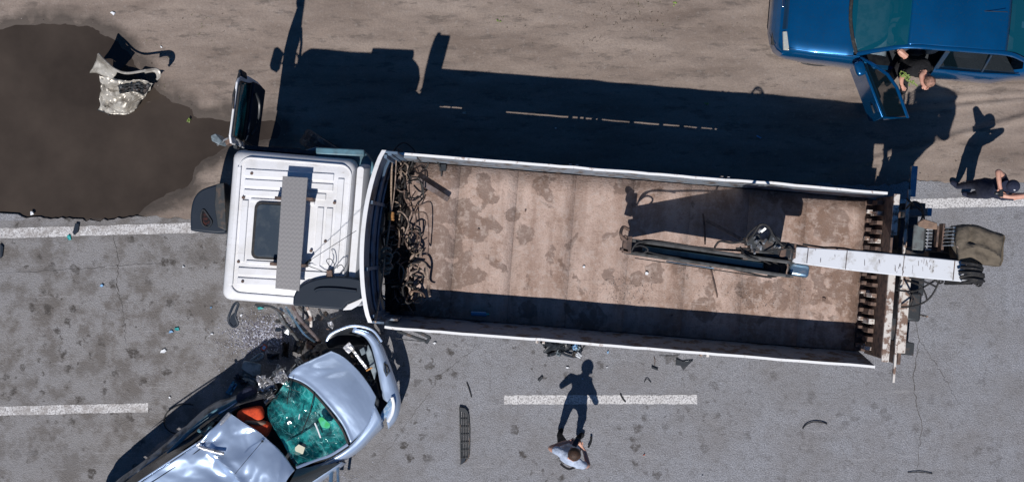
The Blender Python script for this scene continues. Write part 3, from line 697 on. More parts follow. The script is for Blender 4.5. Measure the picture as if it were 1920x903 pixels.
# open driver's door, hinged at the front corner
H0 = TI @ P(452, 275, 2.0); H1 = TI @ P(468, 152, 2.0)
dd = (H1 - H0); dd.z = 0; dd.normalize(); nrm = Vector((dd.y, -dd.x, 0))
def D(s_, z, o=0):                                     # along the door, height, offset towards the cab interior
    q = Vector((H0.x, H0.y, 0)) + dd * s_ + nrm * o; return T(q.x, q.y, z)
b_ = MB(); outl = [(0, 1.1), (1.05, 1.1), (1.08, 1.5), (1.08, 2.1), (1.0, 2.62), (.9, 2.72), (.1, 2.72), (0, 2.6)]
b_.add([D(s_, z, -.03 - .03 * (z < 2)) for s_, z in outl] + [D(s_, z, 0) for s_, z in outl],
       [tuple(range(8)), tuple(range(15, 7, -1))] + [(i, (i + 1) % 8, (i + 1) % 8 + 8, i + 8) for i in range(8)])
dr = b_.build('door', 'white', truck, bevel=.01)
b_ = MB(); il = [(.03, 1.15), (1.0, 1.15), (1.03, 1.55), (1.02, 1.95), (.04, 1.95)]
b_.add([D(s_, z, .012) for s_, z in il] + [D(s_, z, .075) for s_, z in il], [tuple(range(5)), tuple(range(9, 4, -1))] + [(i, (i + 1) % 5, (i + 1) % 5 + 5, i + 5) for i in range(5)])
b_.build('door_trim', 'slate', dr, bevel=.03, seg=3)
b_ = MB(); wl = [(.09, 2.0), (.98, 2.0), (.92, 2.6), (.86, 2.65), (.12, 2.65)]
b_.add([D(s_, z, .006) for s_, z in wl], [tuple(range(5))]); b_.build('door_window', 'glass', dr, solid=.006, fix=False)
MB().tube([D(s_, z, .02) for s_, z in wl], .022, 6, closed=True).build('window_seal', 'rubber', dr)
MB().tube([D(.2, 1.85, .1), D(.4, 1.75, .15), D(.7, 1.8, .15), D(.85, 1.95, .1)], .022, 6, sm=4).build('pull_handle', 'black', dr)
MB().tube([D(.5, 2.72, -.02), D(.7, 2.74, -.03), D(1.05, 2.6, -.02)], .02, 6).build('mirror_arm', 'steel', dr)
MB().box(D(1.06, 2.35, -.03), (.06, .12, .35), TA + .2).build('mirror', 'slate', dr, bevel=.03, seg=3)
MB().tube([T(-2.25, .98, 2.55), T(-2.0, 1.12, 2.3), D(.1, 2.1, .03)], .02, 6).build('door_stay', 'steel', dr)
for z in (1.3, 2.2): MB().tube([D(-.03, z, 0), D(-.03, z + .16, 0)], .03, 8).build('hinge', 'steel', dr)
mhs = MB().prism(PL0([(395, 254), (404, 250), (417, 264), (410, 271), (397, 264)], 2.45), .42).build('broken_mirror', 'greyplast', truck, bevel=.012, label='broken grey mirror hanging from a bent arm at the front corner of the cab')
MB().tube(PL0([(407, 272), (420, 263), (432, 258), (446, 262), (452, 276)], 2.4), .016, 6, sm=4).tube(PL0([(412, 262), (426, 268), (446, 272)], 2.2), .012, 6).build('mirror_arm', 'chrome2', mhs)
MB().prism(PL0([(420, 262), (432, 258), (434, 266), (424, 272)], 2.4), .25).build('mirror_clamp', 'rust', mhs, bevel=.01)
# dark opening where the door was, steps
tb('door_opening', 'interior', [(-1.62, 1.155, 1.9, 1.05, .06, 1.5)], cab)
tb('step', 'steel', [(-1.9, 1.22, .5, .5, .2, .04), (-1.9, 1.22, .8, .5, .2, .04)])
tb('front_mudguard', 'slate', [(-1.2, 1.08, 1.15, 1.1, .25, .08)], bevel=.03)
# antenna and loose wires on the roof
MB().tube([P(574, 494, 2.92), P(582, 487, 3.05)], .02, 8).tube([P(582, 487, 3.05), P(668, 432, 3.5)], .004, 4).build('antenna', 'black', truck)
wr = MB()
wr.tube([P(575, 497, 2.95), P(592, 503, 2.98), P(612, 510, 2.95), P(618, 500, 3.1), P(612, 488, 3.12), P(620, 485, 3.1), P(627, 497, 3.0), P(618, 510, 2.93)], .006, 5, sm=5)
wr.tube([P(618, 512, 2.93), P(632, 500, 3.0), P(640, 496, 3.08), P(645, 505, 3.0), P(636, 514, 2.9)], .006, 5, sm=5)
wr.build('loose_wire', 'black', truck)
MB().prism([P(612, 506, 3.0), P(622, 506, 3.0), P(623, 518, 3.0), P(613, 518, 3.0)], .09).build('wire_block', 'rust', truck, bevel=.005)

# ---- the loader crane behind the bed
tb('crane_base', 'steel', [(8.2, .1, 1.25, .36, .7, .9), (8.15, .32, 2.2, .34, .34, 1.4), (8.25, 0, 1.0, .3, 2.3, .25)], bevel=.02)
MB().box(P(1703, 400, 1.6), (.07, .12, 1.9), TA).box(P(1712, 340, 1.0), (.1, .5, .08), TA).build('crane_leg', 'bluecyl', truck, bevel=.01)
for v in (1.1, -1.1):
    tb('outrigger', 'steel', [(8.25, v, .9, .2, .2, 1.3)]); tb('outrigger_foot', 'steel', [(8.25, v, .06, .3, .3, .05)], bevel=.01)
# white main boom, a tapering box
a = P(1487, 477, 3.15); b2 = P(1820, 510, 3.45)
d = (b2 - a); L = d.length; x = d.normalized(); y = Vector((0, 0, 1)).cross(x).normalized(); z = x.cross(y)
rows = []
for t, wd, ht in ((0, .20, .2), (.02, .235, .26), (.35, .29, .30), (.75, .30, .34), (.96, .29, .34), (1, .25, .28)):
    c_ = a + d * t
    rows.append([c_ + y * wd / 2 * p + z * (ht / 2 * q - .1) for p, q in ((-1, -1), (1, -1), (1, 1), (-1, 1))])
boom = MB().grid(rows, closed=True, capa=True, capb=True).build('main_boom', 'boomwhite' if 'boomwhite' in M else 'white', truck, bevel=.012)
sm_ = MB(); c_ = a + d * .9; sm_.box(c_ + z * .072, (.012, .27, .01), math.atan2(x.y, x.x)); sm_.build('weld_seam', 'rust', boom)
for t_, w_ in ((.08, .22), (.30, .27), (.62, .28)): MB().box(a + d * t_ + z * .066, (.008, w_, .01), math.atan2(x.y, x.x)).build('weld_seam', 'greyrust', boom)
dm = MB()
for _ in range(26):
    t_ = random.choice((U(.55, .8), U(.05, .95))); dm.box(a + d * t_ + y * U(-.12, .12) + z * .0745 * (.86 if t_ < .3 else 1), (U(.003, .008), U(.02, .09), .002), math.atan2(x.y, x.x) + U(-.2, .2))
o = dm.build('grease_marks', 'greyrust', boom, smooth=False); o['kind'] = 'stuff'
MB().tube([a + d * t_ + y * (.155 + .01 * sin(t_ * 30)) + z * -.03 for t_ in np.linspace(.05, .95, 16)], .014, 6).build('boom_hose', 'rubber', boom)
MB().prism([P(1467, 454, 3.2), P(1494, 457, 3.2), P(1492, 484, 3.2), P(1480, 486, 3.2), P(1462, 480, 3.2)], .34).build('boom_knuckle', 'rust', truck, bevel=.01)
# dark folding arm lying over the bed: two rails with a cylinder between
def armline(o, z0, z1, wd, ht, name, mat, t0=0., t1=1., lift=0):
    A = P(1178, 461, z0); B = P(1480, 504, z1); dv = (B - A); n_ = Vector((-dv.y, dv.x, 0)).normalized()
    return MB().bar(A + dv * t0 + n_ * o + Vector((0, 0, lift)), A + dv * t1 + n_ * o + Vector((0, 0, lift)), wd, ht).build(name, mat, truck, bevel=.012)
arm = armline(0, 2.05, 3.15, .25, .05, 'folding_arm', 'steel', lift=-.18)
armline(.095, 2.05, 3.15, .05, .32, 'arm_plate', 'armgrey' if 'armgrey' in M else 'steel')
armline(-.10, 2.05, 3.15, .05, .32, 'arm_plate', 'armgrey' if 'armgrey' in M else 'steel')
gp = MB(); A = P(1178, 461, 2.05); B_ = P(1480, 504, 3.15); dv_ = B_ - A; nz = Vector((-dv_.y, dv_.x, 0)).normalized()
for o_ in (.10, -.105):
    pts = [A + dv_ * t + nz * o_ + Vector((0, 0, h_)) for t, h_ in ((.20, -.16), (.55, -.55), (.90, -.95), (1.06, -.95), (1.04, -.1), (.20, -.1))]
    gp.add([q + nz * .012 for q in pts] + [q - nz * .012 for q in pts], [tuple(range(6)), tuple(range(11, 5, -1))] + [(i, (i + 1) % 6, (i + 1) % 6 + 6, i + 6) for i in range(6)])
gp.build('arm_shadow_plate', 'armgrey', truck)  # plates added to widen the arm's cast shadow towards the knuckle
armline(-.005, 2.05, 3.15, .085, .085, 'arm_cylinder', 'slate2', .1, .85, -.03)
armline(-.145, 2.05, 3.15, .02, .02, 'arm_pipe', 'bluecyl', .25, .55, .1); armline(-.165, 2.05, 3.15, .014, .014, 'arm_pipe', 'rubber', .05, .9, .08)
ra = P(1477, 503, 2.85); rb2 = P(1516, 509, 2.88)
MB().bar(ra, rb2, .19, .19).build('arm_tip', 'bluecyl', truck, bevel=.05, seg=4)
hd = MB(); q = P(1178, 458, 2.4)
hd.box(q + Vector((-.02, 0, 0)), (.13, .26, .16), TA).box(q + Vector((-.07, .1, .03)), (.09, .06, .16), .5).box(q + Vector((-.06, -.08, -.02)), (.12, .05, .2), -.3)
hd.tube([q + Vector((-.02, .05, .1)), q + Vector((-.12, .14, .1)), q + Vector((-.08, .26, 0)), q + Vector((.02, .22, -.05))], .028, 6, sm=3)
hd.build('hook_head', 'rust', truck, bevel=.01)
MB().bar(P(1446, 468, 2.72), P(1500, 474, 2.95), .24, .7).build('knuckle_shadow_block', 'steel', truck, bevel=.02)  # block added to close the gap in the crane's cast shadow
# knuckle block with its fittings
kb = MB(); q = P(1432, 462, 2.95)
kb.box(q, (.42, .2, .3), TA).box(q + Vector((-.18, .1, .05)), (.22, .12, .2), .3).box(q + Vector((.12, .1, .12)), (.16, .12, .1), -.4).box(q + Vector((.25, -.05, 0)), (.2, .24, .2), TA).box(q + Vector((-.05, -.14, -.1)), (.5, .16, .2), TA - .05)
kb.build('knuckle_block', 'steel', truck, bevel=.012)
ft = MB()
for k in range(16):
    c2 = q + Vector((U(-.22, .3), U(-.08, .22), U(.14, .2))); ft.tube([c2, c2 + Vector((U(-.06, .06), U(-.06, .06), U(.01, .08)))], U(.012, .026), 6)
ft.build('hydraulic_fitting', 'chrome2', truck)['kind'] = 'stuff'
def hose(pts, r=.016, par=truck, mat='rubber', name='hose'): return MB().tube(pts, r, 6, sm=6).build(name, mat, par)
hose([P(1397, 455, 3.0), P(1412, 440, 3.25), P(1425, 422, 3.4), P(1440, 424, 3.4), P(1452, 444, 3.3), P(1470, 462, 3.25), P(1489, 470, 3.2)])
hose([P(1395, 452, 3.0), P(1406, 436, 3.2), P(1420, 424, 3.35), P(1432, 420, 3.35), P(1446, 432, 3.3), P(1460, 452, 3.25), P(1486, 466, 3.2)], .013)
hose([P(1340, 463, 2.75), P(1350, 452, 2.85), P(1372, 455, 2.95), P(1392, 452, 3.0), P(1410, 445, 3.05)])
hose([P(1190, 458, 2.5), P(1210, 450, 2.6), P(1250, 454, 2.65), P(1300, 462, 2.75), P(1350, 467, 2.8), P(1400, 471, 2.9), P(1440, 485, 3.0), P(1462, 500, 3.05), P(1458, 516, 2.95), P(1440, 516, 2.8)])
hose([P(1210, 470, 2.4), P(1240, 478, 2.5), P(1300, 488, 2.6), P(1380, 505, 2.7), P(1430, 517, 2.75), P(1455, 518, 2.8)], .013)
hose([P(1380, 465, 2.9), P(1420, 468, 3.05), P(1455, 478, 3.1), P(1474, 495, 3.05), P(1470, 512, 2.95)], .015)
hose([P(1388, 462, 2.95), P(1400, 480, 3.05), P(1430, 488, 3.1), P(1450, 498, 3.0)], .012)
hose([P(1186, 463, 2.5), P(1200, 460, 2.6), P(1212, 464, 2.62), P(1214, 470, 2.6), P(1204, 474, 2.55), P(1190, 472, 2.5)], .014)
hose([P(1184, 470, 2.5), P(1196, 455, 2.6), P(1225, 452, 2.65), P(1260, 457, 2.65)], .014)
hose([P(1400, 474, 2.9), P(1440, 470, 3.15), P(1480, 466, 3.3), P(1490, 472, 3.25)], .012)
# hose bundle at the end of the boom
for k in range(9):
    t = k / 8; e = b2 + Vector((-.02, .11 - .24 * t, .08 + U(0, .05)))
    hose([e + Vector((-.20 + .1 * abs(t - .5), .03 - .03 * k % .05, .02)), e + Vector((-.04, .01, .09 + U(0, .06))), e + Vector((.10 + U(0, .05), -.02, .03)), e + Vector((.10, -.03, -.25)), e + Vector((-.12, -.05, -.7))], .021)
hose([b2 + Vector((.02, -.12, .05)), b2 + Vector((.08, -.19, .05)), b2 + Vector((.15, -.17, 0)), b2 + Vector((.12, -.08, .02))], .014)
# control station: valve block, levers, seat under canvas
cp = P(1752, 447, 3.1)
cp_o = MB().box(cp + Vector((.12, -.02, -.1)), (.75, .36, .12), TA).box(cp + Vector((-.26, 0, .12)), (.17, .4, .05), TA).build('control_frame', 'steel', truck, bevel=.01)
MB().box(P(1722, 445, 3.3), (.16, .36, .04), TA).build('control_cover', 'greypl2', cp_o, bevel=.015)
for i in range(5):
    for j in range(6):
        pass
vb = MB()
for j in range(7): vb.box(P(1741 - j * .5, 430 + j * 6.2, 3.22), (.09, .02, .10), TA)
vb.box(P(1738, 450, 3.24), (.02, .3, .05), TA); vb.build('valve_bank', 'chrome2', cp_o, bevel=.003)
for j in range(6):
    q = P(1772 - j * .8, 427 + j * 6.6, 3.3)
    MB().tube([q, q + Vector((.09, .005, .12))], .009, 6).tube([q + Vector((.08, .005, .11)), q + Vector((.105, .006, .14))], .02, 8).build('lever', 'chrome2', cp_o)
MB().box(P(1765, 445, 3.2), (.035, .4, .16), TA).box(P(1756, 443, 3.22), (.03, .3, .1), TA).build('lever_bracket', 'rust', cp_o, bevel=.004)
MB().prism([P(1722, 416, 3.33), P(1733, 410, 3.33), P(1758, 418, 3.33), P(1758, 430, 3.33), P(1735, 428, 3.33), P(1722, 424, 3.33)], .06).build('wrapped_pipe', 'tan', cp_o, bevel=.012)
def canfn(u, v):
    e_ = min(u, 1 - u, v, 1 - v); return -.07 * math.exp(-e_ / .05) + .03 * fbm(u * 3, v * 3, 1, 3) + .03 * math.exp(-((v - .55 - .25 * (u - .5) ** 2 * 4) / .06) ** 2) - .06 * math.exp(-((u - .3) / .08) ** 2) * (v < .5)
cv = MB().patch([[P(1796, 424, 3.55), P(1830, 420, 3.6), P(1862, 432, 3.6), P(1886, 440, 3.55)], [P(1794, 450, 3.6), P(1830, 450, 3.62), P(1884, 458, 3.6)], [P(1800, 487, 3.55), P(1840, 496, 3.6), P(1878, 500, 3.55)]], 30, 26, canfn)
seat = cv.build('seat_cover', 'canvas', truck, solid=.02, label='crumpled olive brown canvas cover over the crane seat')
sk = MB(); ed = spline([P(1797, 426, 3.47), P(1830, 422, 3.5), P(1862, 433, 3.5), P(1884, 441, 3.47), P(1882, 460, 3.5), P(1877, 498, 3.47), P(1840, 494, 3.5), P(1801, 486, 3.47)], 3, True)
cm = sum(ed, Vector()) / len(ed)
sk.grid([ed, [p.lerp(cm, .06 + .05 * (i % 3 == 0)) - Vector((0, 0, .5)) for i, p in enumerate(ed)]], closed=True); sk.build('cover_skirt', 'canvas', seat, solid=.01)
MB().tube([P(1790, 452, 3.45), P(1795, 462, 3.55), P(1802, 470, 3.55)], .012, 5).build('tie_cord', 'strap', seat)
# struts carrying the seat, hoses hanging at the crane foot
MB().bar(P(1700, 470, 2.5), P(1850, 465, 3.1), .1, .1).bar(P(1740, 450, 2.2), P(1740, 450, 3.05), .08, .3).build('seat_strut', 'steel', truck, bevel=.01)
for pts in ([(1690, 575, 2.2), (1720, 572, 2.4), (1745, 556, 2.6), (1762, 525, 2.8)], [(1680, 543, 2.3), (1715, 545, 2.6), (1745, 530, 2.9), (1760, 520, 3.0)],
            [(1690, 585, 2.0), (1706, 577, 2.1), (1712, 560, 2.2), (1700, 545, 2.4)], [(1700, 525, 2.8), (1725, 535, 3.0), (1735, 550, 2.8), (1738, 563, 2.5)],
            [(1705, 520, 3.0), (1740, 530, 3.1), (1756, 538, 2.9)], [(1700, 372, 2.2), (1715, 385, 2.6), (1730, 400, 2.5), (1722, 420, 2.2), (1705, 425, 2.2)],
            [(1700, 390, 2.5), (1712, 378, 2.8), (1727, 385, 2.8), (1733, 410, 2.5)], [(1695, 560, 1.9), (1685, 540, 2.2), (1690, 525, 2.5)], [(1752, 520, 3.1), (1760, 530, 3.1), (1768, 527, 3.2), (1755, 520, 3.2)]):
    hose([P(*q) for q in pts], .015)
tb('hydraulic_tank', 'steel', [(8.12, -.42, 1.7, .28, .45, .6)], bevel=.04)
tb('tank_bracket', 'rustrail', [(8.34, -.55, 1.7, .03, .03, .7)], bevel=.005)
tb('hanging_plate', 'rust', [(7.98, -1.15, 1.6, .05, .35, .8)], bevel=.01)
# bent handrail and torn door frame of the cab's near side
wre = [([(517, 575), (528, 600), (545, 620), (560, 640)], 1.6, .4, .022, 'chrome2'), ([(536, 575), (552, 600), (570, 625), (590, 640)], 1.9, .9, .02, 'bluecyl'),
       ([(548, 573), (562, 598), (580, 618), (596, 637)], 1.8, .8, .03, 'greyrust'), ([(500, 571), (522, 582), (538, 606), (556, 632)], 1.7, .3, .018, 'rubber'),
       ([(575, 575), (582, 592), (583, 612)], 1.5, 1.2, .022, 'rustrail'), ([(478, 571), (508, 574), (532, 588)], 1.8, 1.6, .02, 'steel'), ([(560, 575), (585, 600), (575, 622), (560, 612)], 1.2, .7, .022, 'steel'),
       ([(524, 576), (545, 592), (552, 612)], 1.3, .9, .026, 'chrome2'), ([(598, 578), (606, 592), (622, 598), (640, 590)], 1.3, .9, .02, 'steel')]
for pts, z0, z1, r_, mt in wre:
    MB().tube([P(x, y, z0 + (z1 - z0) * i / (len(pts) - 1)) for i, (x, y) in enumerate(pts)], r_, 6, sm=4, flat=.6).build('bent_frame_bar', mt, truck)
for _ in range(18):
    x, y = U(520, 650), U(580, 625); z0 = U(.25, 1.0); s_ = U(.03, .09)
    b_ = MB(); pts = [P(x, y, z0) + Vector((cos(a) * s_ * U(.4, 1), sin(a) * s_ * U(.3, .9), U(-.04, .04))) for a in (0, 1.3, 2.4, 3.6, 5)]
    b_.prism(pts, .012).build('torn_panel_piece', random.choice(['steel', 'silverdirt', 'steel', 'slate', 'rust', 'bare']), truck)
# hanging guard frame below the headboard corner
MB().bar(P(722, 592, 1.2), P(806, 632, 1.0), .05, .06).bar(P(745, 620, .8), P(802, 640, .9), .045, .05).bar(P(806, 632, 1.0), P(800, 642, .9), .05, .05).build('side_guard', 'steel', truck, bevel=.008)
MB().bar(P(742, 634, .7), P(798, 640, .9), .012, .012).build('guard_wire', 'steel', truck)
# folded mirror below the cab
mo = MB(); q = [P(440, 569, 1.9), P(447, 569, 1.9), P(441, 590, 1.8), P(446, 606, 1.75), P(437, 612, 1.75), P(428, 600, 1.75), P(432, 585, 1.8)]
mo.tube(q, .02, 6, sm=3, closed=True).prism([P(432, 592, 1.76), P(438, 586, 1.76), P(446, 604, 1.76), P(438, 611, 1.76), P(430, 602, 1.76)], .05).build('wide_mirror', 'slate', truck)
def crumple(amp, s, k=0, ridge=0):
    def f(u, v):
        e = amp * fbm(u * s, v * s, 1, k)
        if ridge: e += ridge * (.5 - abs(noise.noise((u * s * 1.3, v * s * 1.3, k + 5))))
        return e
    return f
def scrap(name, cen, r, mat, parent, amp=.06, k=0, n=10):
    """a jagged piece of buckled sheet metal"""
    rows = []
    for i in range(n):
        rows.append([])
        for j in range(n):
            a = 2 * (i / (n - 1) - .5); b__ = 2 * (j / (n - 1) - .5); q = Vector((a * r[0], b__ * r[1], 0))
            q *= 1 + .35 * fbm(a * 2, b__ * 2, 1, k); q.z = amp * 1.6 * fbm(a, b__, 1.4, k + 3) + amp * (abs(noise.noise((a * 2, b__ * 2, k))))
            q = Matrix.Rotation(k * 1.7, 3, 'Z') @ q; rows[-1].append(cen + q)
    return MB().grid(rows).build(name, mat, parent, solid=.006, ang=28)
# ------------------------------------------------------------------ the wrecked silver car
SA = radians(32.5)
scar = thing('wrecked_car', 'crushed silver hatchback with a shattered teal windscreen, nose under the truck cab', 'car', P(440, 880, 0), SA)
def PL(lst, z=None): return [P(*q) if len(q) == 3 else P(q[0], q[1], z) for q in lst]
MB().prism(PL([(490, 738), (560, 690), (640, 655), (712, 700), (728, 760), (640, 862), (560, 905), (350, 1050), (200, 950), (240, 905), (330, 840)], .34), .16).build('floor_pan', 'interior', scar)
LO = PL([(512, 712), (467, 736), (400, 756), (355, 790), (310, 830), (220, 900), (172, 942)], .72)
LB = PL([(520, 722), (468, 738), (430, 762), (392, 785), (345, 822), (250, 890), (192, 935)], .98)
LBt = [Vector((p.x + .03, p.y - .03, .3)) for p in LO]
ls = MB().patch([LBt, LO, LB], 40, 14, lambda u, v: Vector((.03, .05, .02)) * (fbm(u * 8, v * 3, 1, 2) + 2.2 * abs(noise.noise((u * 9, v * 2, 4))) - .4) * (1.4 - u)); ls.build('left_side', 'silverdirt', scar, solid=.008, ang=20)
def roofn(u, v):
    z = .035 * math.sin(pi * u) + .02 * fbm(u * 2, v * 3, 1, 8) * (1.2 - v)
    z -= .11 * math.exp(-((u - .36 - .5 * v) / .13) ** 2 - ((v - .14) / .09) ** 2)
    z -= .05 * math.exp(-((u - .5) / .3) ** 2 - ((v - .42) / .06) ** 2)
    z += .045 * math.exp(-((v - .30 - .12 * (u - .2)) / .025) ** 2) * (u > .05)
    z += .05 * math.exp(-(u / .05) ** 2) * math.exp(-((v - .22) / .1) ** 2)
    k_ = max(0, 1 - abs(v - .22) / .45); z += .13 * k_ * (abs(noise.noise((u * 2.6 + v, v * 3.4, 11))) - .2) - .05 * k_ * abs(noise.noise((u * 5.5, v * 6 - u * 2, 21)))
    z += .012 / (1 + math.exp(-(v - .46) * 80)) * (1 / (1 + math.exp(-(u - .25) * 60))) * (1 / (1 + math.exp((u - .8) * 60)))
    return z
roof = MB().patch([PL([(431, 774), (456, 790), (490, 812), (524, 842), (553, 880)], 1.46),
                   PL([(398, 803), (440, 826), (500, 862), (540, 896)], 1.54), PL([(366, 835), (410, 858), (470, 898), (520, 930)], 1.58),
                   PL([(285, 889), (350, 932), (405, 973), (450, 1000)], 1.58), PL([(222, 935), (290, 980), (345, 1022), (375, 1045)], 1.5)], 70, 90, roofn)
ro_ = roof.build('roof', 'silver', scar, solid=.012, ang=16)
MB().tube([q + Vector((.01, .015, .01)) for q in PL([(368, 832), (330, 857), (265, 900), (225, 928)], 1.585)], .014, 6).build('roof_gutter', 'silver', ro_)
MB().tube([q + Vector((.03, -.025, .012)) for q in PL([(372, 838), (330, 868), (280, 901), (232, 932)], 1.585)], .006, 4).build('roof_seam', 'rubber', ro_)
MB().tube(PL([(372, 836), (388, 842), (404, 846), (420, 850)], 1.63), .03, 8, sm=3, flat=.5).build('torn_roof_edge', 'bare', ro_)
an = MB(); an.tube([P(492, 826, 1.54), P(492, 826, 1.57)], .02, 8).tube([P(492, 826, 1.57), P(465, 858, 1.75), P(440, 888, 1.9)], .004, 4); an.build('roof_aerial', 'black', scar)
# upper left flank: pillars, buckled door frame and broken window
MB().patch([LB, PL([(500, 745), (445, 760), (412, 782), (372, 822), (300, 870), (225, 925)], 1.3)], 30, 6, crumple(.02, 5)).build('side_window', 'glasswreck', scar)
MB().tube(PL([(467, 737, .98), (430, 758, 1.0), (398, 774, 1.02), (362, 803, 1.04), (334, 830, 1.04), (315, 850, 1.04)]), .035, 8, sm=5, flat=.7).build('window_frame', 'slate2', scar)
MB().tube(PL([(431, 774, 1.47), (412, 795, 1.52), (390, 818, 1.55), (368, 834, 1.57)]), .035, 8, sm=5, flat=.5).build('roof_rail', 'bare', scar)
MB().tube(PL([(395, 800, 1.45), (382, 822, 1.3), (378, 842, 1.15)]), .03, 6, sm=4).tube(PL([(372, 806, 1.4), (384, 815, 1.3), (389, 840, 1.4)]), .028, 6, sm=4).build('centre_pillar', 'slate2', scar)
MB().patch([PL([(470, 733), (440, 750), (405, 768)], .98), PL([(466, 745), (440, 765), (415, 785)], 1.1)], 12, 6, crumple(.03, 4)).build('front_door', 'silver', scar, solid=.01)
MB().patch([PL([(315, 850), (280, 872), (210, 922)], 1.12), PL([(366, 838), (300, 880), (230, 928)], 1.5)], 16, 6).build('rear_side_window', 'glasswreck', scar)
MB().patch([PL([(188, 938), (270, 995), (345, 1055)], 1.0), PL([(222, 938), (290, 982), (372, 1046)], 1.48)], 10, 6).build('rear_window', 'glasswreck', scar)
MB().patch([PL([(188, 939), (268, 997), (343, 1057)], .98), PL([(170, 945), (255, 1005), (335, 1070)], .6), PL([(178, 945), (258, 1003), (338, 1067)], .3)], 10, 8).build('tailgate', 'silver', scar, solid=.01)
MB().patch([PL([(343, 1057), (440, 995), (560, 920), (640, 866)], .95), PL([(335, 1070), (445, 1003), (570, 925), (650, 868)], .6), PL([(338, 1067), (442, 998), (565, 920), (645, 864)], .3)], 20, 8).build('right_side', 'silver', scar, solid=.01)
MB().patch([PL([(343, 1057), (440, 995), (545, 926)], .97), PL([(375, 1045), (450, 1000), (524, 932)], 1.5)], 14, 6).build('right_window', 'glasswreck', scar)
MB().patch([PL([(545, 926), (595, 896), (640, 866)], .97), PL([(524, 932, 1.5), (545, 900, 1.46), (556, 878, 1.40)])], 10, 6).build('front_right_window', 'glasswreck', scar)  # pane added to fill the lit gap in the cabin's shadow
# interior: dark tub, seats, dashboard
MB().prism(PL([(470, 752), (520, 740), (560, 800), (600, 850), (560, 880), (330, 980), (300, 900), (400, 810)], .55), .05).build('cabin_floor', 'interior', scar)
def pillow(cen, sx, sy, sz, rz, mat, name, par, k=0):
    rows = []
    for i in range(9):
        ph = pi * i / 8 - pi / 2; rows.append([])
        for j in range(14):
            a = 2 * pi * j / 14; ex = .55
            f = lambda t: math.copysign(abs(t) ** ex, t)
            q = Vector((f(cos(ph)) * f(cos(a)) * sx, f(cos(ph)) * f(sin(a)) * sy, f(sin(ph)) * sz))
            q *= 1 + .05 * fbm(q.x * 5, q.y * 5, 1, k)
            rows[-1].append(cen + Matrix.Rotation(rz, 3, 'Z') @ q)
    return MB().grid(rows, closed=True, capa=True, capb=True).build(name, mat, par, ang=60)
st1 = pillow(P(470, 777, 1.22), .22, .13, .12, radians(12), 'red', 'seat', scar, 1)
pillow(P(487, 801, 1.22), .18, .13, .12, radians(-18), 'red', 'seat', scar, 2)
pillow(P(478, 790, 1.26), .19, .035, .09, radians(-8), 'tan', 'seat_trim', st1, 3)
pillow(P(470, 752, .95), .19, .24, .12, radians(30), 'navy', 'seat_cushion', scar, 4)
MB().patch([PL([(500, 765), (530, 750), (545, 735)], .95), PL([(575, 850), (620, 835), (640, 815)], .9)], 12, 12, crumple(.05, 3, 2)).build('dashboard', 'interior', scar)
# windscreen, wiper, lime cloth and papers behind it
ws = MB().patch([PL([(541, 708), (587, 735), (618, 766), (641, 801), (652, 828)], 1.02),
                 PL([(520, 737), (556, 765), (585, 800), (610, 835), (618, 850)], 1.13),
                 PL([(501, 764), (505, 787), (525, 822), (543, 853), (556, 873)], 1.34)], 44, 40, lambda u, v: .03 * fbm(u * 4, v * 4, 1, 7) + .035 * abs(noise.noise((u * 5, v * 5, 2))) - .06 * math.sin(pi * u) * math.sin(pi * v) * (u < .6) - .08 * math.exp(-((u - .45) / .2) ** 2 - ((v - .8) / .2) ** 2))
wso = ws.build('windscreen', 'shatter', scar, ang=25)
MB().prism(spline([P(597, 785, 1.19), P(603, 781, 1.2), P(612, 788, 1.2), P(619, 795, 1.2), P(616, 802, 1.2), P(604, 800, 1.2), P(600, 793, 1.19)], 3, True), .015).build('lime_cloth', 'hivis', wso)
MB().prism(PL([(545, 845), (560, 832), (572, 838), (568, 850), (550, 853)], 1.28), .01).build('paper_scrap', 'paper', wso)
wp_ = MB(); wp_.tube(PL([(589, 737, 1.1), (582, 770, 1.18), (565, 812, 1.26)]), .009, 5).tube(PL([(547, 712, 1.12), (541, 735, 1.18), (538, 757, 1.22)]), .008, 5).tube(PL([(532, 722, 1.2), (548, 730, 1.2), (562, 734, 1.2)]), .006, 5); wp_.build('wiper', 'rubber', scar)
MB().tube(PL([(590, 792, 1.22), (596, 806, 1.22), (601, 820, 1.22)]), .012, 5, flat=.3).tube(PL([(562, 775, 1.25), (560, 785, 1.25)]), .008, 5).build('glass_sliver', 'chipwhite', wso)
# bonnet with its fold
def hoodn(u, v):
    z = .05 * math.sin(pi * u) * math.sin(pi * min(1, v + .15)) + .006 * fbm(u * 3, v * 3, 1, 4)
    z += .032 * math.exp(-((u - .16) / .09) ** 2 - ((v - .48) / .16) ** 2) + .03 * math.exp(-((u - .02) / .06) ** 2) * math.sin(pi * v)
    z -= .014 * math.exp(-((u - .30 - .3 * (v - .5)) / .05) ** 2 - ((v - .6) / .25) ** 2)
    z += .014 * math.exp(-((v - .03) / .035) ** 2)
    return z
hood = MB().patch([PL([(537, 706), (563, 714), (588, 731), (617, 762), (643, 797), (657, 830)], 1.03),
                   PL([(562, 684), (595, 700), (635, 725), (668, 765), (690, 795)], 1.0),
                   PL([(621, 657), (645, 669), (672, 694), (692, 720), (706, 744)], .90)], 50, 46, hoodn)
ho = hood.build('bonnet', 'silver', scar, solid=.01, ang=50)
MB().tube([q + Vector((0, 0, .0)) for q in PL([(537, 708, 1.04), (563, 717, 1.05), (587, 735, 1.07), (615, 767, 1.08), (640, 801, 1.07), (653, 831, 1.05)])], .018, 6, sm=4, flat=.5).build('bonnet_lip', 'rubber', ho)
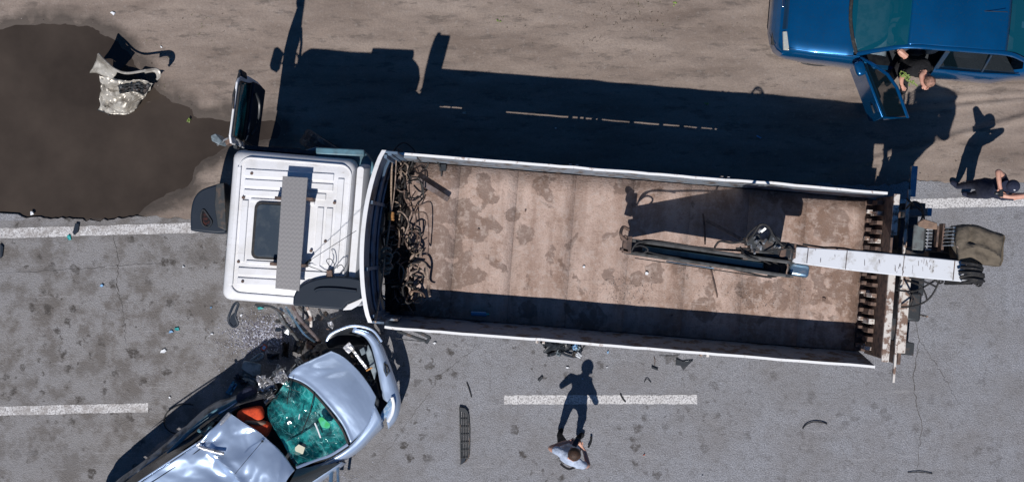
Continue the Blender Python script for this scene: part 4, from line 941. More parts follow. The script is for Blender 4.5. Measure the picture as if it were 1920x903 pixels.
# bumper cover, badge, headlamp, right wing
OUT = [(664, 611), (690, 618), (706, 629), (718, 648), (732, 683), (745, 722), (751, 757), (743, 786), (728, 803)]
INN = [(660, 622), (682, 630), (694, 645), (700, 662), (707, 690), (713, 720), (719, 748), (728, 752), (722, 772)]
bp = MB().patch([PL(INN, .74), PL([(a * .35 + c_ * .65, b_ * .35 + d_ * .65) for (a, b_), (c_, d_) in zip(INN, OUT)], .75), PL(OUT, .6), PL([(a - 1, b_ + 1) for a, b_ in OUT], .32)], 40, 16, crumple(.008, 5, 2))
bpo = bp.build('bumper', 'silver', scar, solid=.008)
MB().prism(PL([(719, 679), (727, 683), (732, 696), (724, 706), (719, 694)], .775), .03).build('badge_recess', 'black', bpo, bevel=.004)
MB().tube(PL([(721, 684), (727, 689), (729, 697), (724, 702)], .80), .009, 5, closed=True).build('badge', 'chrome', bpo)
MB().patch([PL([(733, 746), (722, 762), (706, 786), (697, 803)], .80), PL([(735, 760), (728, 775), (714, 795), (703, 806)], .74)], 12, 8, lambda u, v: .03 * math.sin(pi * v)).build('headlamp', 'lampblue', scar)
MB().tube(PL([(735, 744, .80), (738, 758, .78), (735, 775, .76), (727, 790, .76)]), .028, 8, sm=4, flat=.6).build('bumper_end', 'chipwhite', bpo)
MB().patch([PL([(702, 757), (690, 790), (660, 830), (615, 862), (562, 880)], .96), PL([(716, 785), (700, 808), (664, 845), (616, 870), (563, 886)], .92), PL([(720, 800), (704, 815), (668, 850), (620, 872), (566, 888)], .6)], 24, 12, crumple(.008, 4)).build('right_wing', 'silver', scar, solid=.008)
MB().patch([PL([(706, 742), (700, 770), (685, 800), (657, 832)], .93), PL([(712, 750), (704, 780), (690, 806), (664, 832)], .90)], 20, 5, crumple(.03, 9, 3)).build('wing_gap', 'interior', scar, solid=.01)
MB().tube(PL([(652, 832, 1.05), (620, 852, 1.1), (590, 862, 1.2), (556, 876, 1.38)]), .026, 8, sm=4, flat=.7).build('front_pillar', 'silver', scar)
MB().tube(PL([(655, 836, 1.03), (620, 857, 1.1), (588, 866, 1.2)]), .012, 6, sm=4).build('pillar_seal', 'rubber', scar)
# open engine bay: crossmember, radiator, dark liner, wheel arch bowl
MB().prism(PL([(560, 675), (610, 655), (660, 650), (700, 700), (712, 745), (680, 740), (640, 690), (580, 700)], .6), .2).build('engine_bay', 'interior', scar)
MB().bar(P(656, 648, .86), P(688, 690, .82), .05, .04).bar(P(648, 657, .84), P(660, 646, .84), .14, .03).build('crossmember', 'bare', scar, bevel=.006)
MB().prism(PL([(690, 645), (697, 660), (706, 695), (702, 712), (694, 690), (686, 660)], .74), .15).build('radiator', 'greyplast', scar, bevel=.01)
MB().tube(PL([(687, 694, .82), (698, 688, .84)]), .014, 6).build('dipstick', 'orope', scar)
MB().prism(PL([(674, 655), (682, 650), (686, 662), (678, 666)], .84), .06).build('lamp_bracket', 'greyplast', scar, bevel=.005)
for x, y, sx, sy, k in ((668, 672, .12, .08, 1), (600, 668, .14, .1, 2), (580, 680, .16, .08, 3), (560, 690, .12, .07, 5), (690, 720, .08, .12, 7)):
    scrap('engine_part', P(x, y, .72), (sx, sy), 'steel', scar, .08, k)
ao = spline([P(612, 640, .62), P(622, 625, .66), (P(645, 615, .7)), P(670, 611, .7), P(698, 620, .7), P(712, 640, .7), P(712, 655, .6), P(690, 648, .5), P(660, 650, .5), P(635, 648, .5), P(617, 652, .55)], 4, True)
cm = sum(ao, Vector()) / len(ao); cm.z = .5
MB().grid([ao, [p.lerp(cm, .25) - Vector((0, 0, .05)) for p in ao], [p.lerp(cm, .7) - Vector((0, 0, .14)) for p in ao], [p.lerp(cm, .97) - Vector((0, 0, .16)) for p in ao]], closed=True, capb=True).build('wheel_arch_liner', 'black', scar, solid=.01)
MB().tube(PL([(612, 640, .64), (620, 626, .68), (645, 614, .72), (668, 610, .72), (698, 618, .72), (716, 640, .72)]), .020, 8, sm=5, flat=.6).build('arch_edge', 'silver', scar)
def SW(x, y, ang):
    c_ = P(x, y, .3); q = INV[scar.name] @ c_
    return wheel(q.x, q.y, .3, .2, ang, scar, lambda a, b_, c2: INV[scar.name].inverted() @ Vector((a, b_, c2)), 'steel')
SW(590, 676, .5); SW(672, 815, .1); SW(245, 925, 0); SW(345, 1030, 0)
# crushed left wing and torn sheet at the windscreen corner
for x, y, z, rx, ry, mt, k in ((491, 718, 1.05, .13, .07, 'bare', 1), (512, 712, 1.08, .14, .06, 'bare', 2), (530, 706, 1.06, .12, .07, 'bare', 3), (505, 728, 1.0, .10, .06, 'silver', 4), (503, 742, 1.05, .07, .10, 'bare', 5),
                               (545, 700, .95, .16, .06, 'silverdirt', 6), (570, 684, .9, .16, .05, 'silverdirt', 7), (520, 700, .8, .15, .08, 'silverdirt', 8), (495, 738, .8, .1, .1, 'steel', 9), (430, 795, 1.2, .12, .05, 'steel', 11), (405, 800, 1.1, .1, .06, 'silverdirt', 12), (385, 830, 1.2, .08, .1, 'slate2', 13)):
    scrap('crumpled_sheet', P(x, y, z), (rx, ry), mt, scar, .07, k)
hz = MB()
hz.tube(PL([(505, 705, 1.1), (520, 728, 1.2), (500, 745, 1.1), (488, 760, 1.1)]), .008, 5, sm=4).tube(PL([(520, 745, 1.2), (505, 752, 1.15), (492, 765, 1.15)]), .01, 5, sm=4)
hz.build('cable', 'rubber', scar)
# right front door bars below
MB().tube(PL([(622, 872, .8), (620, 905, .7), (618, 940, .6)]), .035, 8).tube(PL([(633, 866, .8), (634, 905, .7), (632, 940, .6)]), .025, 8).build('suspension_strut', 'bluecyl', scar)
MB().tube(PL([(596, 872, 1.1), (570, 888, 1.1), (540, 908, 1.1)]), .02, 8, flat=.6).build('door_frame', 'silver', scar)
# tyre trace: black rubber seal ring lying in the car's shadow
sr = MB().tube([P(345 + 38 * cos(a), 785 + 28 * sin(a) - 4 * cos(a), .02) for a in np.linspace(.3, 5.2, 30)], .012, 6).build('rubber_seal', 'rubber'); top(sr, 'thin black rubber seal lying in a loop in the silver car shadow', 'rubber strip')

# ------------------------------------------------------------------ the blue car
BA = radians(-5); BO = Vector((4.37, 3.90, 0)); BM = Matrix.Translation(BO) @ Matrix.Rotation(BA, 4, 'Z')
bcar = thing('parked_car', 'dark blue sedan parked on the dirt with its near front door open', 'car', BO, BA)
def B(u, v, z): return BM @ Vector((u, v, z))
secs = [(-.03, .42, .50), (.02, .60, .60), (.08, .72, .68), (.16, .785, .735), (.28, .825, .785), (.6, .86, .86), (1.0, .875, .92), (1.18, .885, .945), (1.45, .90, .94), (2.0, .92, .93), (2.6, .93, .93), (3.2, .94, .94), (3.7, .94, .96), (4.1, .85, .98), (4.4, .82, .96), (4.58, .76, .90), (4.62, .70, .7)]
prof = [(-.99, 'b', .22), (-1.03, 'b', .4), (-1.02, 'm', .6), (-.995, 't', -.14), (-.94, 't', -.045), (-.88, 't', -.015), (-.7, 't', .0), (-.35, 't', .018), (0, 't', .024)]
prof = prof + [(-a, k, c_) for a, k, c_ in prof[-2::-1]]
dense = []
for i in range(len(secs) - 1):
    for j in range(4):
        t = j / 4; dense.append(tuple(a + (b_ - a) * t for a, b_ in zip(secs[i], secs[i + 1])))
dense.append(secs[-1])
def bz(k, c_, zt): return min(c_, zt - .16) if k == 'b' else (min(c_, zt - .12) if k == 'm' else zt + c_)
rows = []
for u, w_, zt in dense:
    row = []
    for a, k, c_ in prof:
        z_ = bz(k, c_, zt)
        if k == 't' and c_ > -.02 and .2 < u < 1.2: z_ += .012 * math.exp(-((abs(a) - .60) / .06) ** 2)   # bonnet creases
        row.append(B(u, a * w_, z_))
    rows.append(row)
np_ = len(prof); g = MB(); g.v = [p for r_ in rows for p in r_]
for i in range(len(rows) - 1):
    um = (dense[i][0] + dense[i + 1][0]) / 2
    for j in range(np_ - 1):
        am = (prof[j][0] + prof[j + 1][0]) / 2
        if 1.26 < um < 4.05 and abs(am) < .80 and prof[j][1] == 't': continue          # glasshouse is open
        if 1.50 < um < 2.56 and am < -.5 and j >= 1: continue                         # the open door
        g.f.append((i * np_ + j, i * np_ + j + 1, (i + 1) * np_ + j + 1, (i + 1) * np_ + j))
g.f.append(tuple(range(np_)))
g.f.append(tuple((len(rows) - 1) * np_ + j for j in range(np_)))
body = g.build('body', 'blue', bcar, solid=0, ang=55)
MB().tube([B(.22 , -.745, .80), B(.6, -.78, .872), B(1.25, -.80, .945)], .004, 4).tube([B(.22, .745, .80), B(.6, .78, .872), B(1.25, .80, .945)], .004, 4).build('bonnet_gap', 'rubber', body)
MB().tube([B(1.13 + .16 * (v / .76) ** 2, v, .965 + .02 * (1 - (v / .8) ** 2)) for v in np.linspace(-.76, .76, 12)], .03, 6, flat=.5).build('cowl', 'rubber', body)
MB().patch([[B(.155, v, .755 + .01) for v in (-.5, 0, .5)], [B(.2, v, .79) for v in (-.5, 0, .5)]], 8, 3).build('bonnet_front', 'blue', body)
gr = MB()
for i in range(5): gr.box(B(.115 + .014 * i, 0, .725 + .012 * i), (.006, .84, .02), BA)
gr.build('grille', 'slate', bcar)
MB().box(B(.09, 0, .745), (.05, .13, .02), BA).build('grille_badge', 'chrome', bcar, bevel=.008)
for s_ in (-1, 1):
    MB().prism([B(.115, s_ * .46, .745), B(.175, s_ * .46, .79), B(.235, s_ * .77, .80), B(.15, s_ * .76, .755)], .05).build('headlamp', 'lamp', bcar, bevel=.01, seg=3)
    MB().box(B(4.6, s_ * .6, .78), (.05, .3, .12), BA).build('tail_lamp', 'red', bcar, bevel=.01)
    MB().box(B(.02, s_ * .4, .5), (.06, .5, .05), BA).build('bumper_strip', 'rubber', bcar, bevel=.01)
def rail(s_): return [B(1.30, s_ * .76, .95), B(1.62, s_ * .70, 1.17), B(1.98, s_ * .645, 1.355), B(2.6, s_ * .635, 1.40), B(3.2, s_ * .625, 1.385), B(3.62, s_ * .62, 1.325), B(3.95, s_ * .67, 1.15), B(4.2, s_ * .72, .99)]
rf = MB().patch([[B(1.96, v, 1.365 + .045 * (1 - (v / .66) ** 2)) for v in (-.645, -.3, 0, .3, .645)], [B(2.6, v, 1.405 + .05 * (1 - (v / .66) ** 2)) for v in (-.635, -.3, 0, .3, .635)],
                 [B(3.2, v, 1.39 + .05 * (1 - (v / .66) ** 2)) for v in (-.625, -.3, 0, .3, .625)], [B(3.56, v, 1.34 + .045 * (1 - (v / .66) ** 2)) for v in (-.62, -.3, 0, .3, .62)]], 24, 24)
rfo = rf.build('roof', 'blue', bcar, solid=.02, ang=60)
for s_ in (-1, 1):
    MB().tube(rail(s_), .038, 8, sm=5, flat=.8).build('roof_rail', 'blue', bcar)
MB().patch([[B(1.15 + .15 * (v / .72) ** 2, v, .975 + .01 * (1 - v * v)) for v in (-.72, -.3, 0, .3, .72)], [B(1.56 + .07 * (v / .68) ** 2, v, 1.20) for v in (-.68, -.3, 0, .3, .68)], [B(1.965, v, 1.385 + .02 * (1 - v * v)) for v in (-.62, -.3, 0, .3, .62)]], 20, 14, lambda u, v: .03 * math.sin(pi * u)).build('windscreen', 'glass', bcar, fix=True)
MB().patch([[B(3.56, v, 1.36) for v in (-.60, 0, .60)], [B(4.15, v, 1.01) for v in (-.68, 0, .68)]], 14, 8, lambda u, v: .04 * math.sin(pi * u)).build('rear_window', 'glass', bcar)
for s_ in (-1, 1):
    for ua, ub, ta, tb_ in ((2.64, 3.32, 2.66, 3.3), (3.36, 3.9, 3.34, 3.56)) + (((1.45, 2.56, 2.0, 2.56),) if s_ > 0 else ()):
        MB().patch([[B(ua, s_ * .88, .955), B(ub, s_ * .88, .965)], [B(ta, s_ * .665, 1.36), B(tb_, s_ * .65, 1.32)]], 6, 6).build('side_window', 'glassdark', bcar)
    MB().bar(B(2.6, s_ * .88, .95), B(2.62, s_ * .66, 1.37), .07, .03).build('centre_pillar', 'bluedark', bcar)
    MB().bar(B(3.34, s_ * .88, .95), B(3.32, s_ * .66, 1.35), .03, .03).build('window_divider', 'bluedark', bcar)
    MB().tube([B(2.6, s_ * .905, .955), B(3.3, s_ * .905, .965), B(3.95, s_ * .88, .985)], .02, 6).build('belt_moulding', 'blue', bcar)
    for u in (.85, 3.65):
        wheel(u, s_ * (.765 if u < 1 else .80), .31, .19, 0, bcar, B)
        MB().tube([B(u + .34 * cos(a), s_ * (.852 if u < 1 else .885), .31 + .32 * sin(a)) for a in np.linspace(0, pi, 16)], .018, 6).build('wheel_arch', 'blue', bcar)
wheel_vis = MB().tube([B(3.1, 0, 1.44), B(3.45, .0, 1.52)], .006, 4).build('roof_aerial', 'black', bcar)
# cabin
MB().box(B(2.7, 0, .34), (2.7, 1.6, .06), BA).build('cabin_floor', 'interior', bcar)
MB().patch([[B(1.22, v, .90) for v in (-.72, 0, .72)], [B(1.6, v, .97) for v in (-.75, 0, .75)], [B(1.8, v, .86) for v in (-.75, 0, .75)], [B(1.83, v, .6) for v in (-.75, 0, .75)]], 16, 12).build('dashboard', 'greyplast', bcar)
for s_ in (-1, 1):
    c_ = pillow(B(2.3, s_ * .38, .55), .27, .26, .10, BA, 'slate', 'front_seat', bcar, 1)
    pillow(B(2.55, s_ * .38, .85), .10, .25, .30, BA, 'slate', 'backrest', c_, 2)
pillow(B(3.2, 0, .55), .27, .7, .10, BA, 'slate', 'rear_seat', bcar, 3)
MB().tube([B(1.85 + .06 * sin(a), -.38 + .18 * cos(a), .95 + .17 * sin(a)) for a in np.linspace(0, 2 * pi, 20)[:-1]], .015, 6, closed=True).build('steering_wheel', 'rubber', bcar)
MB().box(B(1.85, .02, 1.3), (.03, .2, .06), BA).build('rear_view_mirror', 'black', bcar, bevel=.01)
MB().box(B(3.95, -.1, 1.155), (.22, .1, .006), BA).build('window_sticker', 'chipblue', bcar)
# its open front door
h0 = Vector((5.66, 2.965, 0)); dv = Vector((.36, -.94, 0)).normalized(); nv = Vector((dv.y * -1, dv.x, 0))
def DD(s_, z, o=0): return h0 + dv * s_ + nv * (o + max(0, z - .9) * .42) + Vector((0, 0, z))
b_ = MB(); ol = [(0, .3), (1.02, .3), (1.05, .6), (1.03, .93), (0, .93)]
b_.add([DD(s_, z, -.03 - .03 * (z == .6)) for s_, z in ol] + [DD(s_, z, .03) for s_, z in ol], [tuple(range(5)), tuple(range(9, 4, -1))] + [(i, (i + 1) % 5, (i + 1) % 5 + 5, i + 5) for i in range(5)])
bd = b_.build('door', 'blue', bcar, bevel=.012)
b_ = MB(); ol = [(.05, .36), (.95, .36), (.97, .86), (.05, .86)]
b_.add([DD(s_, z, .033) for s_, z in ol] + [DD(s_, z, .09) for s_, z in ol], [tuple(range(4)), tuple(range(7, 3, -1))] + [(i, (i + 1) % 4, (i + 1) % 4 + 4, i + 4) for i in range(4)]).build('door_trim', 'slate', bd, bevel=.02, seg=3)
fr = [DD(.0, .93), DD(.2, 1.14), DD(.42, 1.33), DD(.66, 1.41), DD(1.16, 1.40), DD(1.05, .93)]
MB().tube(fr, .028, 8, flat=.9).build('window_frame', 'blue', bd)
MB().tube([DD(s_, z, .035) for s_, z in ((.04, .95), (.44, 1.30), (.66, 1.37), (1.11, 1.36), (1.01, .95))], .014, 6).build('window_seal', 'rubber', bd)
MB().add([DD(.08, .94), DD(.43, 1.31), DD(.66, 1.38), DD(1.12, 1.37), DD(1.02, .94)], [(0, 1, 2, 3, 4)]).build('door_window', 'glassdark', bd, fix=False)
MB().tube([DD(.05, .955, .02), DD(1.03, .955, .02)], .016, 6).build('belt_strip', 'chromeblue', bd)
pillow(DD(.16, .99, -.13), .085, .12, .07, radians(20), 'blue', 'wing_mirror', bd)
MB().tube([DD(.45, .75, .09), DD(.5, .78, .13), DD(.7, .78, .13), DD(.75, .75, .09)], .014, 6).build('pull_handle', 'black', bd)
MB().box(DD(.85, .78, -.055), (.03, .14, .03), math.atan2(dv.y, dv.x) + pi / 2).build('door_handle', 'black', bd, bevel=.006)
MB().prism([B(1.5, -.87, .34), B(2.57, -.87, .34), B(2.57, -.75, .34), B(1.5, -.75, .34)], .1).build('sill', 'chromeblue', bcar, bevel=.02)

# ------------------------------------------------------------------ people
def person(label, loc, J, E, mats, face=None, fingers=()):
    """J: joint -> (point, radius); E: (joint, joint, material); mats: list; one skinned body"""
    t = thing('person', label, 'person', loc); inv = INV[t.name]
    names = list(J); J = dict(J); E = list(E)
    for hand, wrist, d_ in fingers:                    # five unequal, bent fingers per hand
        hp = Vector(J[hand][0]); fw = (hp - Vector(J[wrist][0])).normalized(); sd_ = fw.cross(Vector((0, 0, 1))).normalized(); dn = Vector(d_)
        for q, (o, L) in enumerate(((-.030, .055), (-.011, .070), (.009, .066), (.028, .052))):
            a, b_ = f'{hand}f{q}a', f'{hand}f{q}b'
            J[a] = (hp + fw * (L * .6) + sd_ * o, .0095); J[b_] = (hp + fw * (L * .85) + sd_ * o + dn * (L * .6), .008)
            E += [(hand, a, 'skin'), (a, b_, 'skin')]
        a, b_ = hand + 't1', hand + 't2'
        J[a] = (hp - fw * .02 + sd_ * .042, .011); J[b_] = (hp + fw * .02 + sd_ * .055 + dn * .02, .009)
        E += [(hand, a, 'skin'), (a, b_, 'skin')]
    names = list(J); idx = {k: i for i, k in enumerate(names)}
    bm = bmesh.new(); sl = bm.verts.layers.skin.verify()
    vs = [bm.verts.new(inv @ Vector(J[k][0])) for k in names]
    for k, v in zip(names, vs):
        r_ = J[k][1]; v[sl].radius = r_ if isinstance(r_, tuple) else (r_, r_); v[sl].use_root = (k == 'pelvis')
    for a, b_, _ in E: bm.edges.new((vs[idx[a]], vs[idx[b_]]))
    me = bpy.data.meshes.new('body'); bm.to_mesh(me); bm.free()
    o = bpy.data.objects.new('body_src', me); C.objects.link(o)
    sk_ = o.modifiers.new('s', 'SKIN'); sk_.use_smooth_shade = True; sb = o.modifiers.new('d', 'SUBSURF'); sb.levels = sb.render_levels = 2
    dg = bpy.context.evaluated_depsgraph_get(); dg.update()
    m2 = bpy.data.meshes.new_from_object(o.evaluated_get(dg)); m2.name = 'body'
    bpy.data.objects.remove(o)
    m2.materials.clear()
    for k in mats: m2.materials.append(M[k])
    segs = [(inv @ Vector(J[a][0]), inv @ Vector(J[b_][0]), mats.index(mt), (J[a][1] if not isinstance(J[a][1], tuple) else max(J[a][1])), (J[b_][1] if not isinstance(J[b_][1], tuple) else max(J[b_][1]))) for a, b_, mt in E]
    for p in m2.polygons:
        best = 1e9
        for a, b_, mi, ra_, rb__ in segs:
            d_ = b_ - a; tt = max(0, min(1, (p.center - a).dot(d_) / max(d_.length_squared, 1e-9)))
            q = (p.center - a - d_ * tt).length - (ra_ + (rb__ - ra_) * tt)
            if q < best: best = q; p.material_index = mi
        p.use_smooth = True
    if 'greyshirt' in mats or 'blackcloth' in mats:    # folds in the clothes
        ci = [i for i, k in enumerate(mats) if k not in ('skin',)]
        cv_ = {v for p in m2.polygons if p.material_index in ci for v in p.vertices}
        for i in cv_:
            v = m2.vertices[i]; v.co += v.normal * (.012 * fbm(v.co.x * 9, v.co.y * 9 + v.co.z * 7, 1, 3) + .008)
    ob = bpy.data.objects.new('body', m2); C.objects.link(ob); ob.parent = t; INV[ob.name] = inv
    return t, ob
def ell(c_, rx, ry, rz_, mat, name, par, rough=0, zmin=-1, rot=None, n=14):
    rows = []; rot = rot or Matrix.Identity(3)
    for i in range(n):
        ph = math.asin(max(-1, zmin)) + (pi / 2 - math.asin(max(-1, zmin))) * i / (n - 1)
        rows.append([Vector(c_) + rot @ Vector((cos(ph) * cos(a) * rx, cos(ph) * sin(a) * ry, sin(ph) * rz_)) * (1 + rough * fbm(cos(a) * 2 + i * .3, sin(a) * 2, 3, 2)) for a in [2 * pi * j / 18 for j in range(18)]])
    return MB().grid(rows, closed=True).build(name, mat, par, ang=80)
def fingers_down(h_, w_, d_=(0, 0, -1)): return (h_, w_, d_)
# man in the pale shirt reading his phone in the middle of the near lane
J = {'pelvis': (P(1068, 838, .95), (.145, .115)), 'spine': (P(1067, 847, 1.15), (.145, .115)), 'chest': (P(1067, 857, 1.34), (.15, .115)), 'collar': (P(1069, 859, 1.46), (.10, .08)), 'neck': (P(1072, 856, 1.53), .055),
     'jaw': (P(1078, 851, 1.60), .075), 'head': (P(1079, 849, 1.68), .092), 'crown': (P(1079, 850, 1.75), .07), 'nose': (P(1088, 842, 1.645), .012),
     'sl': (P(1047, 844, 1.42), .065), 'el': (P(1030, 840, 1.20), .047), 'wl': (P(1056, 829, 1.24), .034), 'hl': (P(1070, 826, 1.28), (.036, .022)),
     'sr': (P(1090, 871, 1.42), .065), 'er': (P(1103, 872, 1.18), .047), 'wr': (P(1096, 845, 1.20), .034), 'hr': (P(1088, 833, 1.27), (.036, .022)),
     'pl': (P(1056, 834, .88), .095), 'kl': (P(1053, 824, .5), .065), 'al': (P(1049, 814, .10), .042), 'tl': (P(1054, 802, .045), .038),
     'pr': (P(1079, 843, .88), .095), 'kr': (P(1084, 834, .5), .065), 'ar': (P(1083, 822, .10), .042), 'tr': (P(1094, 812, .045), .038)}
E = [('pelvis', 'spine', 'greyshirt'), ('spine', 'chest', 'greyshirt'), ('chest', 'collar', 'greyshirt'), ('collar', 'neck', 'skin'), ('neck', 'jaw', 'skin'), ('jaw', 'head', 'skin'), ('head', 'crown', 'skin'), ('jaw', 'nose', 'skin'),
     ('collar', 'sl', 'greyshirt'), ('sl', 'el', 'skin'), ('el', 'wl', 'skin'), ('wl', 'hl', 'skin'), ('collar', 'sr', 'greyshirt'), ('sr', 'er', 'skin'), ('er', 'wr', 'skin'), ('wr', 'hr', 'skin'),
     ('pelvis', 'pl', 'blackcloth'), ('pl', 'kl', 'blackcloth'), ('kl', 'al', 'blackcloth'), ('al', 'tl', 'blackcloth'), ('pelvis', 'pr', 'blackcloth'), ('pr', 'kr', 'blackcloth'), ('kr', 'ar', 'blackcloth'), ('ar', 'tr', 'blackcloth')]
# short sleeves end half-way down the upper arm
for s_ in 'lr':
    a, b_ = Vector(J['s' + s_][0]), Vector(J['e' + s_][0]); J['c' + s_] = (a.lerp(b_, .35), .058)
    E = [e for e in E if e[:2] != ('s' + s_, 'e' + s_)] + [('s' + s_, 'c' + s_, 'greyshirt'), ('c' + s_, 'e' + s_, 'skin')]
man1, _ = person('man in a pale grey t-shirt standing by the centre line looking down at his phone', P(1066, 815, 0), J, E, ['greyshirt', 'skin', 'blackcloth'], fingers=(('hl', 'wl', (.3, .3, -.9)), ('hr', 'wr', (-.3, .2, -.9))))
hc = J['head'][0]
ell(hc + Vector((-.018, -.014, .008)), .104, .106, .112, 'hair', 'hair', man1, .06, zmin=-.25)
for s_ in (-1, 1): ell(hc + Vector((.62, -.78, 0)) * .095 * s_ + Vector((0, 0, -.04)), .02, .02, .03, 'skin', 'ear', man1, n=6)
MB().tube([P(1051, 868, 1.47), P(1058, 874, 1.47), P(1068, 878, 1.46), P(1079, 874, 1.48)], .018, 6, sm=4, flat=.3).build('bag_strap', 'blackcloth', man1)
ph_ = MB().box(P(1080, 828, 1.30), (.075, .14, .01), radians(-25)).build('mobile_phone', 'black'); top(ph_, 'black mobile phone held by the man in the pale shirt', 'phone'); ph_.modifiers.new('bevel', 'BEVEL').width = .004
sg = MB().tube([P(1103, 838, .05), P(1108, 827, .07), P(1108, 817, .05)], .018, 6, sm=4, flat=.5).build('dark_pouch', 'blackcloth')
top(sg, 'small curved dark pouch lying beside the shoe of the man in the pale shirt', 'pouch')
# man in black with a cap, arms raised, at the right edge line
J = {'pelvis': (P(1843, 352, .95), (.15, .12)), 'spine': (P(1856, 353, 1.15), (.15, .12)), 'chest': (P(1872, 352, 1.36), (.18, .13)), 'collar': (P(1884, 351, 1.48), (.1, .08)), 'neck': (P(1889, 350, 1.55), .055),
     'jaw': (P(1893, 350, 1.62), .075), 'head': (P(1897, 349, 1.70), .092), 'crown': (P(1900, 348, 1.77), .07), 'nose': (P(1885, 352, 1.68), .012),
     'sl': (P(1880, 333, 1.46), .07), 'el': (P(1871, 320, 1.72), .047), 'wl': (P(1874, 346, 1.74), .034), 'hl': (P(1876, 356, 1.70), (.036, .022)),
     'sr': (P(1886, 369, 1.45), .07), 'er': (P(1930, 366, 1.70), .045), 'wr': (P(1893, 369, 1.70), .034), 'hr': (P(1882, 367, 1.69), (.036, .022)),
     'pl': (P(1838, 345, .88), .095), 'kl': (P(1818, 346, .5), .066), 'al': (P(1797, 349, .11), .042), 'tl': (P(1783, 340, .05), .040),
     'pr': (P(1844, 362, .88), .095), 'kr': (P(1832, 364, .5), .066), 'ar': (P(1818, 366, .11), .042), 'tr': (P(1804, 362, .05), .040)}
E = [('pelvis', 'spine', 'navy'), ('spine', 'chest', 'navy'), ('chest', 'collar', 'navy'), ('collar', 'neck', 'skin'), ('neck', 'jaw', 'skin'), ('jaw', 'head', 'skin'), ('head', 'crown', 'skin'), ('jaw', 'nose', 'skin'),
     ('collar', 'sl', 'navy'), ('sl', 'el', 'skin'), ('el', 'wl', 'skin'), ('wl', 'hl', 'skin'), ('collar', 'sr', 'navy'), ('sr', 'er', 'skin'), ('er', 'wr', 'skin'), ('wr', 'hr', 'skin'),
     ('pelvis', 'pl', 'navy'), ('pl', 'kl', 'navy'), ('kl', 'al', 'navy'), ('al', 'tl', 'navy'), ('pelvis', 'pr', 'navy'), ('pr', 'kr', 'navy'), ('kr', 'ar', 'navy'), ('ar', 'tr', 'navy')]
for s_ in 'lr':
    a, b_ = Vector(J['s' + s_][0]), Vector(J['e' + s_][0]); J['c' + s_] = (a.lerp(b_, .30), .062)
    E = [e for e in E if e[:2] != ('s' + s_, 'e' + s_)] + [('s' + s_, 'c' + s_, 'navy'), ('c' + s_, 'e' + s_, 'skin')]
man2, _ = person('man in dark clothes and navy cap at the edge line with both arms raised', P(1805, 355, 0), J, E, ['navy', 'skin', 'blackcloth'], fingers=(('hl', 'wl', (-.6, .4, -.6)), ('hr', 'wr', (-.5, .5, -.6))))
hc = J['head'][0]
cap = ell(hc + Vector((.01, 0, .02)), .108, .104, .10, 'navy', 'cap', man2, zmin=-.1)
MB().prism(spline([hc + Vector(q) for q in ((-.07, .085, .03), (-.15, .06, .02), (-.18, 0, .015), (-.15, -.06, .02), (-.07, -.085, .03), (-.06, 0, .03))], 3, True), .012).build('cap_peak', 'navy', cap)
MB().box(hc + Vector((-.0, -.06, .10)), (.025, .025, .006)).build('cap_badge', 'chipwhite', cap)
cm_ = MB().box(P(1876, 362, 1.70), (.06, .12, .08)).tube([P(1876, 362, 1.70), P(1876, 362, 1.70) + Vector((-.09, 0, 0))], .032, 10).build('camera', 'black'); top(cm_, 'black camera held up by the man in the navy cap', 'camera'); cm_.modifiers.new('bevel', 'BEVEL').width = .008
# man sitting sideways in the door of the blue car
J = {'pelvis': (P(1702, 110, .58), (.15, .12)), 'spine': (P(1712, 115, .78), (.15, .12)), 'chest': (P(1722, 124, .96), (.18, .13)), 'collar': (P(1732, 137, 1.06), (.10, .08)), 'neck': (P(1736, 143, 1.11), .055),
     'jaw': (P(1737, 152, 1.13), .075), 'head': (P(1741, 154, 1.21), .09), 'crown': (P(1745, 155, 1.26), .066), 'nose': (P(1731, 161, 1.16), .012),
     'sl': (P(1706, 132, 1.0), .07), 'el': (P(1690, 146, .8), .045), 'wl': (P(1690, 157, .72), .033), 'hl': (P(1693, 163, .70), (.036, .022)),
     'sr': (P(1745, 124, 1.0), .07), 'er': (P(1727, 141, 1.16), .045), 'wr': (P(1729, 155, 1.18), .033), 'hr': (P(1734, 163, 1.2), (.034, .022)),
     'pl': (P(1692, 118, .55), .09), 'kl': (P(1674, 142, .56), .066), 'al': (P(1668, 152, .12), .042), 'tl': (P(1660, 160, .06), .038),
     'pr': (P(1700, 128, .55), .09), 'kr': (P(1694, 156, .56), .07), 'ar': (P(1696, 165, .12), .045), 'tr': (P(1692, 176, .06), .04)}  # right leg set and thickened to darken ground that lies in shade
E2 = [tuple('blackcloth' if q == 'navy' else q for q in e) for e in E if e[0][0] != 'c' or e[0] == 'chest' or e[0] == 'collar']
E2 = [e for e in E2 if e[1] not in ('cl', 'cr')]
for s_ in 'lr':
    a, b_ = Vector(J['s' + s_][0]), Vector(J['e' + s_][0]); J['c' + s_] = (a.lerp(b_, .55), .058)
    E2 += [('s' + s_, 'c' + s_, 'blackcloth'), ('c' + s_, 'e' + s_, 'skin')]
man3, _ = person('man in a black t-shirt sitting in the open door of the blue car', P(1690, 140, 0), J, E2, ['blackcloth', 'skin'], fingers=(('hl', 'wl', (.5, -.3, -.6)), ('hr', 'wr', (.5, .3, -.3))))
hc = J['head'][0]
ell(hc + Vector((.014, .01, .004)), .096, .096, .104, 'thinhair', 'hair', man3, .05, zmin=-.2)
ell(P(1691, 99, 1.0), .10, .06, .05, 'skin', 'bare_arm', man3, rot=Matrix.Rotation(radians(-50), 3, 'Z'))
MB().tube([P(1698, 106, .98), P(1692, 100, 1.02), P(1685, 95, 1.02)], lambda t: .055 - .02 * t, 8).build('forearm', 'skin', man3)
